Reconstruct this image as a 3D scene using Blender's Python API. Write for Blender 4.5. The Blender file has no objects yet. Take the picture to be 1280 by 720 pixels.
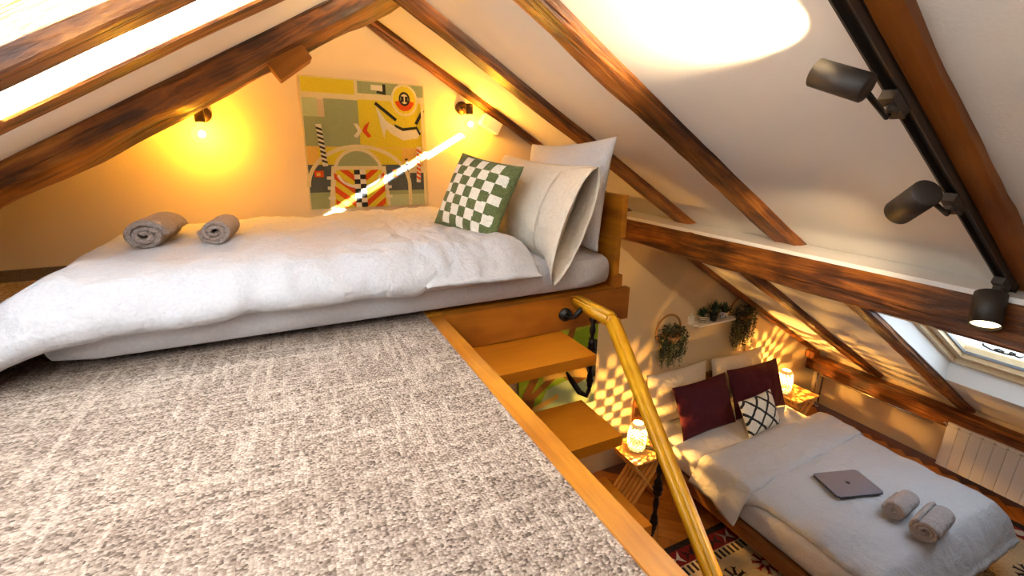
import bpy, bmesh, math, random
from mathutils import Vector, Matrix, noise
random.seed(7)
C = bpy.context.scene.collection
S = bpy.context.scene
PI = math.pi

# ---------------------------------------------------------------- camera
FPX, YAW, PITCH, ROLL = 581.9, 0.4476, -0.30035, 0.00463
CAMZ = 2.98
cam = bpy.data.cameras.new('camera'); camo = bpy.data.objects.new('camera', cam); C.objects.link(camo)
cy, sy, cp, sp = math.cos(YAW), math.sin(YAW), math.cos(PITCH), math.sin(PITCH)
r_ = Vector((cy, -sy, 0)); f_ = Vector((sy * cp, cy * cp, sp)); u_ = r_.cross(f_)
c_, s_ = math.cos(ROLL), math.sin(ROLL)
r2, u2 = c_ * r_ + s_ * u_, -s_ * r_ + c_ * u_
camo.matrix_world = Matrix(((r2.x, u2.x, -f_.x, 0), (r2.y, u2.y, -f_.y, 0), (r2.z, u2.z, -f_.z, CAMZ), (0, 0, 0, 1)))
cam.sensor_width = 36; cam.lens = FPX / 1280 * 36; cam.clip_start = 0.02
S.camera = camo

# ---------------------------------------------------------------- world, sun, exposure
w = bpy.data.worlds.new('sky'); S.world = w; w.use_nodes = True
bg = w.node_tree.nodes['Background']; bg.inputs[0].default_value = (0.78, 0.90, 1.0, 1); bg.inputs[1].default_value = 2.6
sun = bpy.data.lights.new('sun_offscreen', 'SUN'); sun.energy = 45; sun.angle = math.radians(0.5); sun.color = (1, .95, .86)
suno = bpy.data.objects.new('sun_offscreen', sun); C.objects.link(suno)
SUND = Vector((.65, 1.0, -.384)).normalized()
suno.rotation_euler = SUND.to_track_quat('-Z', 'Y').to_euler(); suno.location = (-3, -3, 6)
def area(name, loc, direction, sx, sy_, power, color, portal=False):
    l = bpy.data.lights.new(name, 'AREA'); l.shape = 'RECTANGLE'; l.size = sx; l.size_y = sy_; l.energy = power; l.color = color
    o = bpy.data.objects.new(name, l); C.objects.link(o); o.location = loc
    o.rotation_euler = Vector(direction).to_track_quat('-Z', 'Y').to_euler()
    if portal: l.cycles.is_portal = True
    return o
# sky light through the valley-side skylight: a sampling portal in its opening (gives off nothing itself)
area('skylight_portal_offscreen', (3.915, 1.03, 1.86), (-.52, 0, -.85), 1.40, .94, 1, (1, 1, 1), True)
vs = S.view_settings
vs.view_transform = 'Standard'; vs.look = 'None'; vs.gamma = 1; vs.use_curve_mapping = False
vs.exposure = 1.05

# ---------------------------------------------------------------- materials
MATS = {}
def srgb(c):
    return tuple(((v / 255) / 12.92 if v / 255 <= .04045 else ((v / 255 + .055) / 1.055) ** 2.4) for v in c)
def newmat(name):
    m = bpy.data.materials.new(name); m.use_nodes = True; nt = m.node_tree
    b = nt.nodes['Principled BSDF']; MATS[name] = m
    return m, nt, b
def N(nt, t, **kw):
    n = nt.nodes.new(t)
    for k, v in kw.items(): setattr(n, k, v)
    return n
def ramp(nt, fac, stops):
    r = N(nt, 'ShaderNodeValToRGB'); e = r.color_ramp.elements
    while len(e) < len(stops): e.new(.5)
    for i, (p, c) in enumerate(stops): e[i].position = p; e[i].color = (*c, 1)
    nt.links.new(fac, r.inputs[0]); return r.outputs[0]
def bump(nt, b, h, strength=.3, dist=.01):
    bp = N(nt, 'ShaderNodeBump'); bp.inputs['Strength'].default_value = strength; bp.inputs['Distance'].default_value = dist
    nt.links.new(h, bp.inputs['Height']); nt.links.new(bp.outputs[0], b.inputs['Normal'])
def plain(name, col, rough=.6, metal=0, emit=None, es=0, trans=0, alpha=1):
    m, nt, b = newmat(name)
    b.inputs['Base Color'].default_value = (*col, 1); b.inputs['Roughness'].default_value = rough; b.inputs['Metallic'].default_value = metal
    if emit: b.inputs['Emission Color'].default_value = (*emit, 1); b.inputs['Emission Strength'].default_value = es
    if trans: b.inputs['Transmission Weight'].default_value = trans
    return m
def fabric(name, c1, c2, scale=60, rough=.9, bs=.25, wr=6, wk=4, sheen=.1):
    m, nt, b = newmat(name); b.inputs['Roughness'].default_value = rough
    tc = N(nt, 'ShaderNodeTexCoord')
    n1 = N(nt, 'ShaderNodeTexNoise'); n1.inputs['Scale'].default_value = scale; n1.inputs['Detail'].default_value = 4
    n2 = N(nt, 'ShaderNodeTexNoise'); n2.inputs['Scale'].default_value = wr; n2.inputs['Detail'].default_value = 2.5; n2.inputs['Distortion'].default_value = .35; n2.inputs['Roughness'].default_value = .6
    nt.links.new(tc.outputs['Object'], n1.inputs['Vector']); nt.links.new(tc.outputs['Object'], n2.inputs['Vector'])
    nt.links.new(ramp(nt, n1.outputs['Fac'], [(.3, c1), (.7, c2)]), b.inputs['Base Color'])
    ad = N(nt, 'ShaderNodeMath', operation='ADD'); nt.links.new(n1.outputs['Fac'], ad.inputs[0])
    ml = N(nt, 'ShaderNodeMath', operation='MULTIPLY'); ml.inputs[1].default_value = wk
    nt.links.new(n2.outputs['Fac'], ml.inputs[0]); nt.links.new(ml.outputs[0], ad.inputs[1])
    bump(nt, b, ad.outputs[0], bs, .006)
    b.inputs['Sheen Weight'].default_value = sheen; b.inputs['Specular IOR Level'].default_value = .2
    return m
def wood(name, cols, axis='X', scale=1.0, rough=.5, bs=.4, grain=14, coat=0, cracks=0):
    """grain stretched along the object's local axis"""
    m, nt, b = newmat(name); b.inputs['Roughness'].default_value = rough
    tc = N(nt, 'ShaderNodeTexCoord'); mp = N(nt, 'ShaderNodeMapping')
    sc = {'X': (.09, 1, 1), 'Y': (1, .09, 1), 'Z': (1, 1, .09)}[axis]
    mp.inputs['Scale'].default_value = [v * scale for v in sc]
    oi = N(nt, 'ShaderNodeObjectInfo'); va = N(nt, 'ShaderNodeVectorMath', operation='ADD')
    mr = N(nt, 'ShaderNodeMath', operation='MULTIPLY'); mr.inputs[1].default_value = 37
    nt.links.new(oi.outputs['Random'], mr.inputs[0]); nt.links.new(mr.outputs[0], va.inputs[1])
    nt.links.new(tc.outputs['Object'], va.inputs[0]); nt.links.new(va.outputs[0], mp.inputs['Vector'])
    n1 = N(nt, 'ShaderNodeTexNoise'); n1.inputs['Scale'].default_value = grain; n1.inputs['Detail'].default_value = 8; n1.inputs['Distortion'].default_value = .8
    n1.inputs['Roughness'].default_value = .65
    nt.links.new(mp.outputs[0], n1.inputs['Vector'])
    n2 = N(nt, 'ShaderNodeTexNoise'); n2.inputs['Scale'].default_value = 3.2; n2.inputs['Detail'].default_value = 3
    nt.links.new(va.outputs[0], n2.inputs['Vector'])
    mx = N(nt, 'ShaderNodeMath', operation='ADD'); nt.links.new(n1.outputs['Fac'], mx.inputs[0])
    m2 = N(nt, 'ShaderNodeMath', operation='MULTIPLY_ADD'); m2.inputs[1].default_value = .9; m2.inputs[2].default_value = -.45
    nt.links.new(n2.outputs['Fac'], m2.inputs[0]); nt.links.new(m2.outputs[0], mx.inputs[1])
    st = [(.2 + .6 * i / (len(cols) - 1), c) for i, c in enumerate(cols)]
    col = ramp(nt, mx.outputs[0], st); hgt = n1.outputs['Fac']
    if cracks:
        mc = N(nt, 'ShaderNodeMapping'); mc.inputs['Scale'].default_value = {'X': (1.1, 26, 26), 'Y': (26, 1.1, 26), 'Z': (26, 26, 1.1)}[axis]
        nt.links.new(va.outputs[0], mc.inputs['Vector'])
        nc = N(nt, 'ShaderNodeTexNoise'); nc.inputs['Scale'].default_value = 1; nc.inputs['Detail'].default_value = 3; nc.inputs['Distortion'].default_value = .5
        nt.links.new(mc.outputs[0], nc.inputs['Vector'])
        cr = ramp(nt, nc.outputs['Fac'], [(.33, (.12, .10, .10)), (.43, (1, 1, 1))])
        mm = N(nt, 'ShaderNodeMix', data_type='RGBA', blend_type='MULTIPLY'); mm.inputs['Factor'].default_value = cracks
        nt.links.new(col, mm.inputs[6]); nt.links.new(cr, mm.inputs[7]); col = mm.outputs[2]
        ah = N(nt, 'ShaderNodeMath', operation='MULTIPLY'); nt.links.new(hgt, ah.inputs[0]); nt.links.new(cr, ah.inputs[1]); hgt = ah.outputs[0]
    nt.links.new(col, b.inputs['Base Color'])
    bump(nt, b, hgt, bs, .012)
    b.inputs['Coat Weight'].default_value = coat
    return m
def plaster(name, c, bs=.12):
    m, nt, b = newmat(name); b.inputs['Roughness'].default_value = .85
    tc = N(nt, 'ShaderNodeTexCoord')
    n1 = N(nt, 'ShaderNodeTexNoise'); n1.inputs['Scale'].default_value = 3; n1.inputs['Detail'].default_value = 5
    n2 = N(nt, 'ShaderNodeTexNoise'); n2.inputs['Scale'].default_value = 90; n2.inputs['Detail'].default_value = 3
    for n in (n1, n2): nt.links.new(tc.outputs['Object'], n.inputs['Vector'])
    nt.links.new(ramp(nt, n1.outputs['Fac'], [(.3, tuple(v * .95 for v in c)), (.7, c)]), b.inputs['Base Color'])
    bump(nt, b, n2.outputs['Fac'], bs, .004)
    return m
plaster('wall', (.72, .57, .36)); plaster('ceil', (.88, .83, .76), .2); plaster('white_trim', (.86, .83, .80))
wood('old', [(.022, .008, .004), (.10, .030, .008), (.32, .10, .014), (.60, .23, .035)], 'X', 1.7, .45, 1.0, cracks=.7)
wood('oldY', [(.03, .011, .005), (.11, .038, .011), (.26, .09, .022), (.40, .17, .05)], 'Y', 1, .5, .9)
wood('stain', [(.15, .04, .003), (.33, .10, .007), (.52, .18, .014)], 'X', .6, .42, .2)
wood('honey', [(.38, .12, .006), (.52, .19, .010), (.66, .28, .02)], 'X', .8, .38, .15, coat=.2)
wood('honeyY', [(.26, .075, .004), (.48, .17, .009), (.72, .31, .024)], 'Y', .8, .38, .15, coat=.2)
wood('tread', [(.46, .14, .006), (.56, .18, .008), (.64, .23, .012)], 'X', .7, .3, .1, coat=.3)
wood('parquet', [(.30, .09, .010), (.43, .14, .016), (.55, .20, .028)], 'X', 1.2, .32, .1, coat=.25)
wood('railwood', [(.62, .27, .006), (.72, .34, .008), (.80, .41, .012)], 'Y', .8, .38, .08, coat=.2)
wood('brownbeam0', [(.10, .03, .005), (.15, .046, .007), (.20, .064, .010)], 'Y', 1, .6, .4)
wood('sawn', [(.22, .07, .006), (.32, .11, .010), (.42, .16, .016)], 'X', 1, .9, .4)
wood('pine', [(.62, .42, .22), (.72, .52, .30), (.80, .62, .40)], 'X', .8, .4, .1)
wood('bamboo', [(.58, .28, .06), (.68, .35, .09), (.76, .43, .13)], 'X', 1, .4, .1)
wood('bedwood', [(.13, .042, .008), (.20, .070, .013), (.28, .105, .022)], 'Y', .8, .4, .1)
fabric('linen', (.45, .44, .465), (.50, .49, .515), 90, .9, .55, 8, 7)
fabric('sheet', (.50, .485, .51), (.55, .535, .56), 90, .9, .5, 7, 7)
fabric('cream', (.60, .52, .43), (.66, .58, .48), 90, .9, .55, 8, 7)
fabric('carpet_edge', (.12, .09, .07), (.26, .20, .165), 220, 1, .8, 60)
fabric('maroon', (.050, .005, .012), (.075, .007, .017), 80, .7, .4, 6, 8, 0)
fabric('towel', (.27, .21, .185), (.38, .31, .275), 160, 1, .9, 30)
fabric('towel_light', (.30, .25, .24), (.40, .34, .33), 160, 1, .9, 30)
plain('black', (.012, .010, .009), .45, .3); plain('blacksoft', (.035, .028, .024), .5, .2)
plain('track', (.05, .038, .032), .5, .1)
plain('iron', (.018, .012, .010), .42, .7)
plain('bronze', (.06, .03, .015), .4, .8)
plain('whitep', (.85, .83, .80), .45); plain('radiator', (.84, .78, .70), .4); plain('groove', (.25, .21, .18), .7)
plain('chrome', (.6, .55, .5), .25, .9)
plain('leaf', (.035, .075, .035), .7); plain('leaf2', (.10, .14, .075), .7); plain('leafdark', (.018, .03, .016), .8)
plain('rattan', (.35, .16, .05), .6); plain('pot', (.80, .78, .74), .4); plain('potdark', (.04, .045, .04), .5); plain('soil', (.03, .02, .012), .95)
plain('laptop', (.26, .27, .36), .35, .6); plain('laptopdark', (.04, .04, .05), .4, .5)
plain('remote', (.02, .018, .017), .4)
plain('lens', (.9, .8, .6), .3, emit=(1, .72, .35), es=9)
plain('lens_dim', (.5, .4, .3), .3, emit=(1, .72, .35), es=2)
plain('bulbglass', (.9, .8, .5), .1, emit=(1, .62, .14), es=5)
plain('filament', (1, .9, .6), .3, emit=(1, .78, .36), es=60)
plain('lampbulb', (1, .9, .6), .3, emit=(1, .7, .3), es=6)
plain('metal_frame', (.28, .31, .36), .4, .5)
def glassmat():
    m = bpy.data.materials.new('glass'); m.use_nodes = True; nt = m.node_tree; nt.nodes.clear()
    o = N(nt, 'ShaderNodeOutputMaterial'); t = N(nt, 'ShaderNodeBsdfTransparent'); g = N(nt, 'ShaderNodeBsdfGlossy'); mx = N(nt, 'ShaderNodeMixShader')
    t.inputs[0].default_value = (.95, .98, 1, 1); g.inputs['Roughness'].default_value = .03; mx.inputs[0].default_value = .06
    nt.links.new(t.outputs[0], mx.inputs[1]); nt.links.new(g.outputs[0], mx.inputs[2]); nt.links.new(mx.outputs[0], o.inputs[0]); MATS['glass'] = m
glassmat()
def bulbmat():
    m = bpy.data.materials.new('bulbglow'); m.use_nodes = True; nt = m.node_tree; nt.nodes.clear()
    o = N(nt, 'ShaderNodeOutputMaterial'); t = N(nt, 'ShaderNodeBsdfTransparent'); g = N(nt, 'ShaderNodeEmission'); mx = N(nt, 'ShaderNodeMixShader')
    t.inputs[0].default_value = (1, .93, .72, 1); g.inputs[0].default_value = (1, .66, .12, 1); g.inputs[1].default_value = 1.6; mx.inputs[0].default_value = .5
    nt.links.new(t.outputs[0], mx.inputs[1]); nt.links.new(g.outputs[0], mx.inputs[2]); nt.links.new(mx.outputs[0], o.inputs[0]); MATS['bulbglow'] = m
bulbmat()
def translucent(name, c, fac=.35):
    m, nt, b = newmat(name); b.inputs['Base Color'].default_value = (*c, 1); b.inputs['Roughness'].default_value = .5
    t = N(nt, 'ShaderNodeBsdfTranslucent'); t.inputs[0].default_value = (*c, 1); mx = N(nt, 'ShaderNodeMixShader'); mx.inputs[0].default_value = fac
    o = nt.nodes['Material Output']
    nt.links.new(b.outputs[0], mx.inputs[1]); nt.links.new(t.outputs[0], mx.inputs[2]); nt.links.new(mx.outputs[0], o.inputs[0])
translucent('porcelain', (.9, .84, .74), .07); translucent('added_blind', (.92, .92, .92), .25)
def carpetmat():
    m, nt, b = newmat('carpet'); b.inputs['Roughness'].default_value = 1
    tc = N(nt, 'ShaderNodeTexCoord')
    mp = N(nt, 'ShaderNodeMapping'); nt.links.new(tc.outputs['Object'], mp.inputs['Vector'])
    # bouclé loops: fine cells in rows
    v = N(nt, 'ShaderNodeTexVoronoi'); v.inputs['Scale'].default_value = 1; v.inputs['Randomness'].default_value = .75
    m1 = N(nt, 'ShaderNodeMapping'); m1.inputs['Scale'].default_value = (165, 240, 1); nt.links.new(mp.outputs[0], m1.inputs['Vector']); nt.links.new(m1.outputs[0], v.inputs['Vector'])
    # light dashes: two crossing families of short streaks
    def dash(rot, sx, sy_, seed):
        mm = N(nt, 'ShaderNodeMapping'); mm.inputs['Rotation'].default_value = (0, 0, rot); mm.inputs['Location'].default_value = (seed, seed * .7, 0)
        nt.links.new(mp.outputs[0], mm.inputs['Vector'])
        m2 = N(nt, 'ShaderNodeMapping'); m2.inputs['Scale'].default_value = (sx, sy_, 1); nt.links.new(mm.outputs[0], m2.inputs['Vector'])
        vo = N(nt, 'ShaderNodeTexVoronoi'); vo.distance = 'CHEBYCHEV'; vo.inputs['Scale'].default_value = 1; vo.inputs['Randomness'].default_value = .7
        nt.links.new(m2.outputs[0], vo.inputs['Vector'])
        return vo
    d1 = dash(.04, 75, 11, 0); d2 = dash(.04, 9, 85, 3.3)
    def cell(vo, lo, hi):
        sep = N(nt, 'ShaderNodeSeparateColor'); nt.links.new(vo.outputs['Color'], sep.inputs[0])
        mr = N(nt, 'ShaderNodeMapRange'); mr.inputs[1].default_value = lo; mr.inputs[2].default_value = hi; nt.links.new(sep.outputs[0], mr.inputs[0]); return mr.outputs[0]
    a = N(nt, 'ShaderNodeMath', operation='MAXIMUM'); nt.links.new(cell(d1, .72, .84), a.inputs[0]); nt.links.new(cell(d2, .74, .86), a.inputs[1])
    fine = cell(v, 0, 1)
    f2 = N(nt, 'ShaderNodeMath', operation='MULTIPLY_ADD'); f2.inputs[1].default_value = .27; nt.links.new(a.outputs[0], f2.inputs[0])
    f3 = N(nt, 'ShaderNodeMath', operation='MULTIPLY'); f3.inputs[1].default_value = .75; nt.links.new(fine, f3.inputs[0]); nt.links.new(f3.outputs[0], f2.inputs[2])
    nt.links.new(ramp(nt, f2.outputs[0], [(.0, (.115, .082, .062)), (.25, (.275, .205, .165)), (.6, (.42, .33, .27)), (.95, (.59, .48, .405))]), b.inputs['Base Color'])
    inv = N(nt, 'ShaderNodeMath', operation='SUBTRACT'); inv.inputs[0].default_value = 1; nt.links.new(v.outputs['Distance'], inv.inputs[1])
    bump(nt, b, inv.outputs[0], .8, .006)
carpetmat()

# ---------------------------------------------------------------- mesh helpers
def link(name, mesh, mat, parent=None, smooth=False):
    o = bpy.data.objects.new(name, mesh); C.objects.link(o)
    mats = mat if isinstance(mat, (list, tuple)) else [mat]
    for m in mats: mesh.materials.append(MATS[m])
    if parent: o.parent = parent
    if smooth:
        for p in mesh.polygons: p.use_smooth = True
    return o
def obj(name, bm, mat, parent=None, smooth=False, bevel=0):
    if bevel:
        es = [e for e in bm.edges if len(e.link_faces) == 2 and e.calc_face_angle(0) > .6]
        bmesh.ops.bevel(bm, geom=es, offset=bevel, segments=2, affect='EDGES', profile=.6)
    bmesh.ops.recalc_face_normals(bm, faces=bm.faces)
    me = bpy.data.meshes.new(name); bm.to_mesh(me); bm.free()
    return link(name, me, mat, parent, smooth)
def thing(name, label, cat, loc=(0, 0, 0), group=None):
    o = bpy.data.objects.new(name, None); C.objects.link(o); o.location = loc; o.empty_display_size = .05
    return tag(o, label, cat, group)
def tag(o, label, cat, group=None):
    o['label'] = label; o['category'] = cat
    if group: o['group'] = group
    return o
def struct(o): o['kind'] = 'structure'; return o
def bmn(): return bmesh.new()
def hexa(bm, v8):
    vs_ = [bm.verts.new(v) for v in v8]
    for f in ((0, 3, 2, 1), (4, 5, 6, 7), (0, 1, 5, 4), (1, 2, 6, 5), (2, 3, 7, 6), (3, 0, 4, 7)): bm.faces.new([vs_[i] for i in f])
    return vs_
def box(bm, x0, x1, y0, y1, z0, z1):
    return hexa(bm, [(x0, y0, z0), (x1, y0, z0), (x1, y1, z0), (x0, y1, z0), (x0, y0, z1), (x1, y0, z1), (x1, y1, z1), (x0, y1, z1)])
def frame_of(d, up=(0, 0, 1)):
    d = Vector(d).normalized(); u = Vector(up)
    if abs(d.dot(u)) > .98: u = Vector((0, 1, 0))
    s = d.cross(u).normalized(); return d, s, s.cross(d).normalized()
def bar(bm, a, b, wd, ht, up=(0, 0, 1)):
    a, b = Vector(a), Vector(b); d, s, u = frame_of(b - a, up); s = s * wd / 2; u = u * ht / 2
    return hexa(bm, [a - s - u, b - s - u, b + s - u, a + s - u, a - s + u, b - s + u, b + s + u, a + s + u])
def tube(bm, pts, rad, seg=8, caps=True):
    pts = [Vector(p) for p in pts]; rings = []
    n = len(pts)
    for i, p in enumerate(pts):
        t = (pts[min(i + 1, n - 1)] - pts[max(i - 1, 0)])
        d, s, u = frame_of(t)
        r = rad[i] if isinstance(rad, (list, tuple)) else rad
        rings.append([bm.verts.new(p + r * (math.cos(2 * PI * k / seg) * s + math.sin(2 * PI * k / seg) * u)) for k in range(seg)])
    for i in range(n - 1):
        for k in range(seg):
            bm.faces.new((rings[i][k], rings[i][(k + 1) % seg], rings[i + 1][(k + 1) % seg], rings[i + 1][k]))
    if caps:
        bm.faces.new(rings[0]); bm.faces.new(rings[-1][::-1])
def lathe(bm, prof, seg=20, mat=Matrix.Identity(4), capb=True, capt=True):
    rings = [[bm.verts.new(mat @ Vector((r * math.cos(2 * PI * k / seg), r * math.sin(2 * PI * k / seg), z))) for k in range(seg)] for r, z in prof]
    for i in range(len(rings) - 1):
        for k in range(seg): bm.faces.new((rings[i][k], rings[i][(k + 1) % seg], rings[i + 1][(k + 1) % seg], rings[i + 1][k]))
    if capb: bm.faces.new(rings[0][::-1])
    if capt: bm.faces.new(rings[-1])
    return rings
def axes(o, x, y, z=None):
    x, y = Vector(x), Vector(y); z = Vector(z) if z else x.cross(y)
    return Matrix(((x.x, y.x, z.x, o[0]), (x.y, y.y, z.y, o[1]), (x.z, y.z, z.z, o[2]), (0, 0, 0, 1)))
def nz(x, y, z=0, s=1): return noise.noise(Vector((x * s, y * s, z * s)))

def hewn(name, sect, p0, p1, mat, parent=None, rough=.012, seed=0, n=28, wav=.02):
    """rough timber: closed section (list of (a,b) in the local side/up frame) swept p0->p1, hewn unevenly. local X = length"""
    p0, p1 = Vector(p0), Vector(p1); L = (p1 - p0).length
    d = (p1 - p0).normalized(); s = Vector((0, 1, 0)) if abs(d.y) < .5 else Vector((1, 0, 0)); u = d.cross(s) if abs(d.y) < .5 else s.cross(d)
    if u.z < 0: u = -u
    # refine the section
    pts = []
    m = len(sect)
    for i in range(m):
        a, b = Vector(sect[i]), Vector(sect[(i + 1) % m])
        k = max(2, int((b - a).length / .035))
        for j in range(k): pts.append(a + (b - a) * (j / k))
    cx = sum((p.x for p in pts)) / len(pts); cz = sum((p.y for p in pts)) / len(pts)
    bm = bmn(); rings = []
    for i in range(n + 1):
        t = i / n * L; ring = []
        ox = wav * .5 * nz(t * 1.1, seed * 3.1, 1.7); oz = wav * .5 * nz(t * 1.3, seed * 5.3, 8.1)
        for j, p in enumerate(pts):
            dirv = Vector((p.x - cx, p.y - cz)); dl = dirv.length or 1
            q = rough * (nz(t * 3.2, p.x * 9 + seed, p.y * 9) + .5 * nz(t * 9, p.x * 20 + seed, p.y * 20))
            ring.append(bm.verts.new(Vector((t, p.x + ox + dirv.x / dl * q, p.y + oz + dirv.y / dl * q))))
        rings.append(ring)
    k = len(pts)
    for i in range(n):
        for j in range(k): bm.faces.new((rings[i][j], rings[i][(j + 1) % k], rings[i + 1][(j + 1) % k], rings[i + 1][j]))
    bm.faces.new(rings[0]); bm.faces.new(rings[-1][::-1])
    o = obj(name, bm, mat, parent)
    M = axes(p0, d, s, u); o.matrix_world = M
    for p in o.data.polygons: p.use_smooth = len(p.vertices) == 4
    o.data.set_sharp_from_angle(angle=.62)
    return o
def rsect(w0, w1, h0, h1, c=.015):
    return [(w0 + c, h0), (w1 - c, h0), (w1, h0 + c), (w1, h1), (w0, h1), (w0, h0 + c)]

# roof planes (world z)
TR, TL = .61, .55
def zr(x, c=0): return .948 + CAMZ - TR * x + c          # right slope, c=0 is the rafters' underside
def zl(x, c=0): return .418 + CAMZ + TL * x + c          # left slope ceiling plane
CE = .05                                                  # ceiling above rafter underside
XR = (.418 - .998) / -(TR + TL)                           # ridge x
YG, YB = 3.0, -2.4                                        # gable wall, wall behind
XK = 5.5                                                  # knee wall
LOFT = 2.33

# ---------------------------------------------------------------- structure
bm = bmn(); box(bm, -2.1, 5.7, YB - .1, YG + .15, -.12, -.012); floor = struct(obj('floor', bm, 'brownbeam0'))
# herringbone parquet blocks where the floor can be seen
PL, PW = .42, .105
bm = bmn(); box(bm, -PL / 2 + .0022, PL / 2 - .0022, -PW / 2 + .0022, PW / 2 - .0022, -.0115, 0)
me_pl = None
cnt = 0
rest = bmn()
q = PL / math.sqrt(2); qw = PW / math.sqrt(2)
cand = []
for i in range(-30, 60):
    for j in range(-30, 60):
        # herringbone lattice (45 degrees rotated): blocks A (along +45) and B (along -45)
        for kind in (0, 1):
            u = j * PW + i * PL * 0 ; 
            # standard herringbone: origin steps (PW,PW) along the zigzag and (PL,-PL) across
            ox = j * PW + i * PL; oy = j * PW - i * PL
            if kind == 0: cxu, cyu = ox + PL / 2, oy + PW / 2
            else: cxu, cyu = ox + PW / 2 + 0, oy + PW + PL / 2
            c45 = math.sqrt(.5)
            X = (cxu - cyu) * c45 + 3.3; Y = (cxu + cyu) * c45 + 1.2
            if 1.35 < X < XK - .06 and .35 < Y < YG - .06: cand.append((X, Y, kind))
def visible_floor(X, Y):
    if X > 4.45: return Y > .75
    if X < 2.75 and X > 1.6: return Y > 1.75
    return False
first = None
for X, Y, kind in cand:
    vis = visible_floor(X, Y)
    if vis and cnt < 290:
        if first is None:
            first = obj('parquet_block', bm, 'parquet', floor); o = first
        else:
            o = first.copy(); C.objects.link(o); o.parent = floor
        o.location = (X, Y, 0); o.rotation_euler = (0, 0, PI / 4 if kind == 0 else -PI / 4); cnt += 1
    else:
        a = PI / 4 if kind == 0 else -PI / 4
        M = Matrix.Translation((X, Y, 0)) @ Matrix.Rotation(a, 4, 'Z')
        h = hexa(rest, [M @ Vector(p) for p in [(-PL / 2 + .0022, -PW / 2 + .0022, -.0115), (PL / 2 - .0022, -PW / 2 + .0022, -.0115), (PL / 2 - .0022, PW / 2 - .0022, -.0115), (-PL / 2 + .0022, PW / 2 - .0022, -.0115),
                      (-PL / 2 + .0022, -PW / 2 + .0022, 0), (PL / 2 - .0022, -PW / 2 + .0022, 0), (PL / 2 - .0022, PW / 2 - .0022, 0), (-PL / 2 + .0022, PW / 2 - .0022, 0)]])
ro = obj('parquet_field', rest, 'parquet', floor); ro['kind'] = 'stuff'

# gable wall
def wall_poly(name, pts, y0, y1):
    bm = bmn(); a = [bm.verts.new((x, y0, z)) for x, z in pts]; b = [bm.verts.new((x, y1, z)) for x, z in pts]
    bm.faces.new(a); bm.faces.new(b[::-1])
    for i in range(len(pts)): bm.faces.new((a[i], a[(i + 1) % len(pts)], b[(i + 1) % len(pts)], b[i]))
    return struct(obj(name, bm, 'wall'))
gp = [(-2.05, 0), (XK, 0), (XK, zr(XK, CE)), (XR, zr(XR, CE)), (-2.05, zl(-2.05))]
wall_poly('wall_back', gp, YG, YG + .14); wall_poly('wall_front', gp, YB - .12, YB)
bm = bmn(); box(bm, XK, XK + .12, YB, YG, 0, zr(XK, CE)); struct(obj('wall_right', bm, 'wall'))
bm = bmn(); box(bm, -2.17, -2.05, YB, YG, 0, zl(-2.05)); struct(obj('wall_left', bm, 'wall'))
# ceilings with skylight openings
def slope_slab(name, zf, xs, ys, hole, th):
    """grid slab over xs*ys cells, leaving out the hole cell; thickness measured upward"""
    bm = bmn(); vb = {}; vt = {}
    for i, x in enumerate(xs):
        for j, y in enumerate(ys):
            vb[i, j] = bm.verts.new((x, y, zf(x))); vt[i, j] = bm.verts.new((x, y, zf(x) + th))
    cells = {(i, j) for i in range(len(xs) - 1) for j in range(len(ys) - 1)} - {hole}
    for i, j in cells:
        bm.faces.new((vb[i, j], vb[i, j + 1], vb[i + 1, j + 1], vb[i + 1, j])); bm.faces.new((vt[i, j], vt[i + 1, j], vt[i + 1, j + 1], vt[i, j + 1]))
        for di, dj, a, b in ((-1, 0, (i, j), (i, j + 1)), (1, 0, (i + 1, j), (i + 1, j + 1)), (0, -1, (i, j), (i + 1, j)), (0, 1, (i, j + 1), (i + 1, j + 1))):
            if (i + di, j + dj) not in cells: bm.faces.new((vb[a], vb[b], vt[b], vt[a])).material_index = 1 if (i + di, j + dj) == hole else 0
    return struct(obj(name, bm, ['ceil', 'white_trim']))
WX0, WX1, WY0, WY1 = 3.30, 4.53, .55, 1.505               # valley-side skylight
LX0, LX1, LY0, LY1 = -1.30, .24, -.65, 1.745              # ridge-side skylight
slope_slab('ceiling', lambda x: zr(x, CE), [XR, WX0, WX1, XK + .12], [YB, WY0, WY1, YG], (1, 1), .36)
slope_slab('ceiling_skylight_slope', lambda x: zl(x), [-2.17, LX0, LX1, XR], [YB, LY0, LY1, YG], (1, 1), .36)

# white ledge above the purlin, trim
bm = bmn(); box(bm, 2.245, 2.62, YB, YG, 2.455, 2.475); struct(obj('trim_1', bm, 'white_trim', bevel=.004))
# band of cream board between the plate beam and the slope
bm = bmn(); box(bm, 5.40, XK, YB, YG, .55, .70); struct(obj('trim_2', bm, 'wall'))

# loft deck
bm = bmn(); box(bm, -2.05, .44, YB, 1.64, 2.15, LOFT - .012); box(bm, -2.05, .44, 1.64, YG, 2.15, LOFT - .012); box(bm, .44, 1.325, 1.677, YG, 2.19, LOFT + .008)
deck = struct(obj('floor_loft', bm, 'honey'))
bm = bmn(); box(bm, -2.04, .44, YB, 1.64, LOFT - .012, LOFT); box(bm, -2.04, .44, 1.64, YG, LOFT - .012, LOFT)
obj('carpet', bm, 'carpet', deck)
bm = bmn(); box(bm, -2.04, .5, YG - .014, YG, LOFT, LOFT + .058); struct(obj('baseboard_back', bm, 'carpet_edge'))

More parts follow.
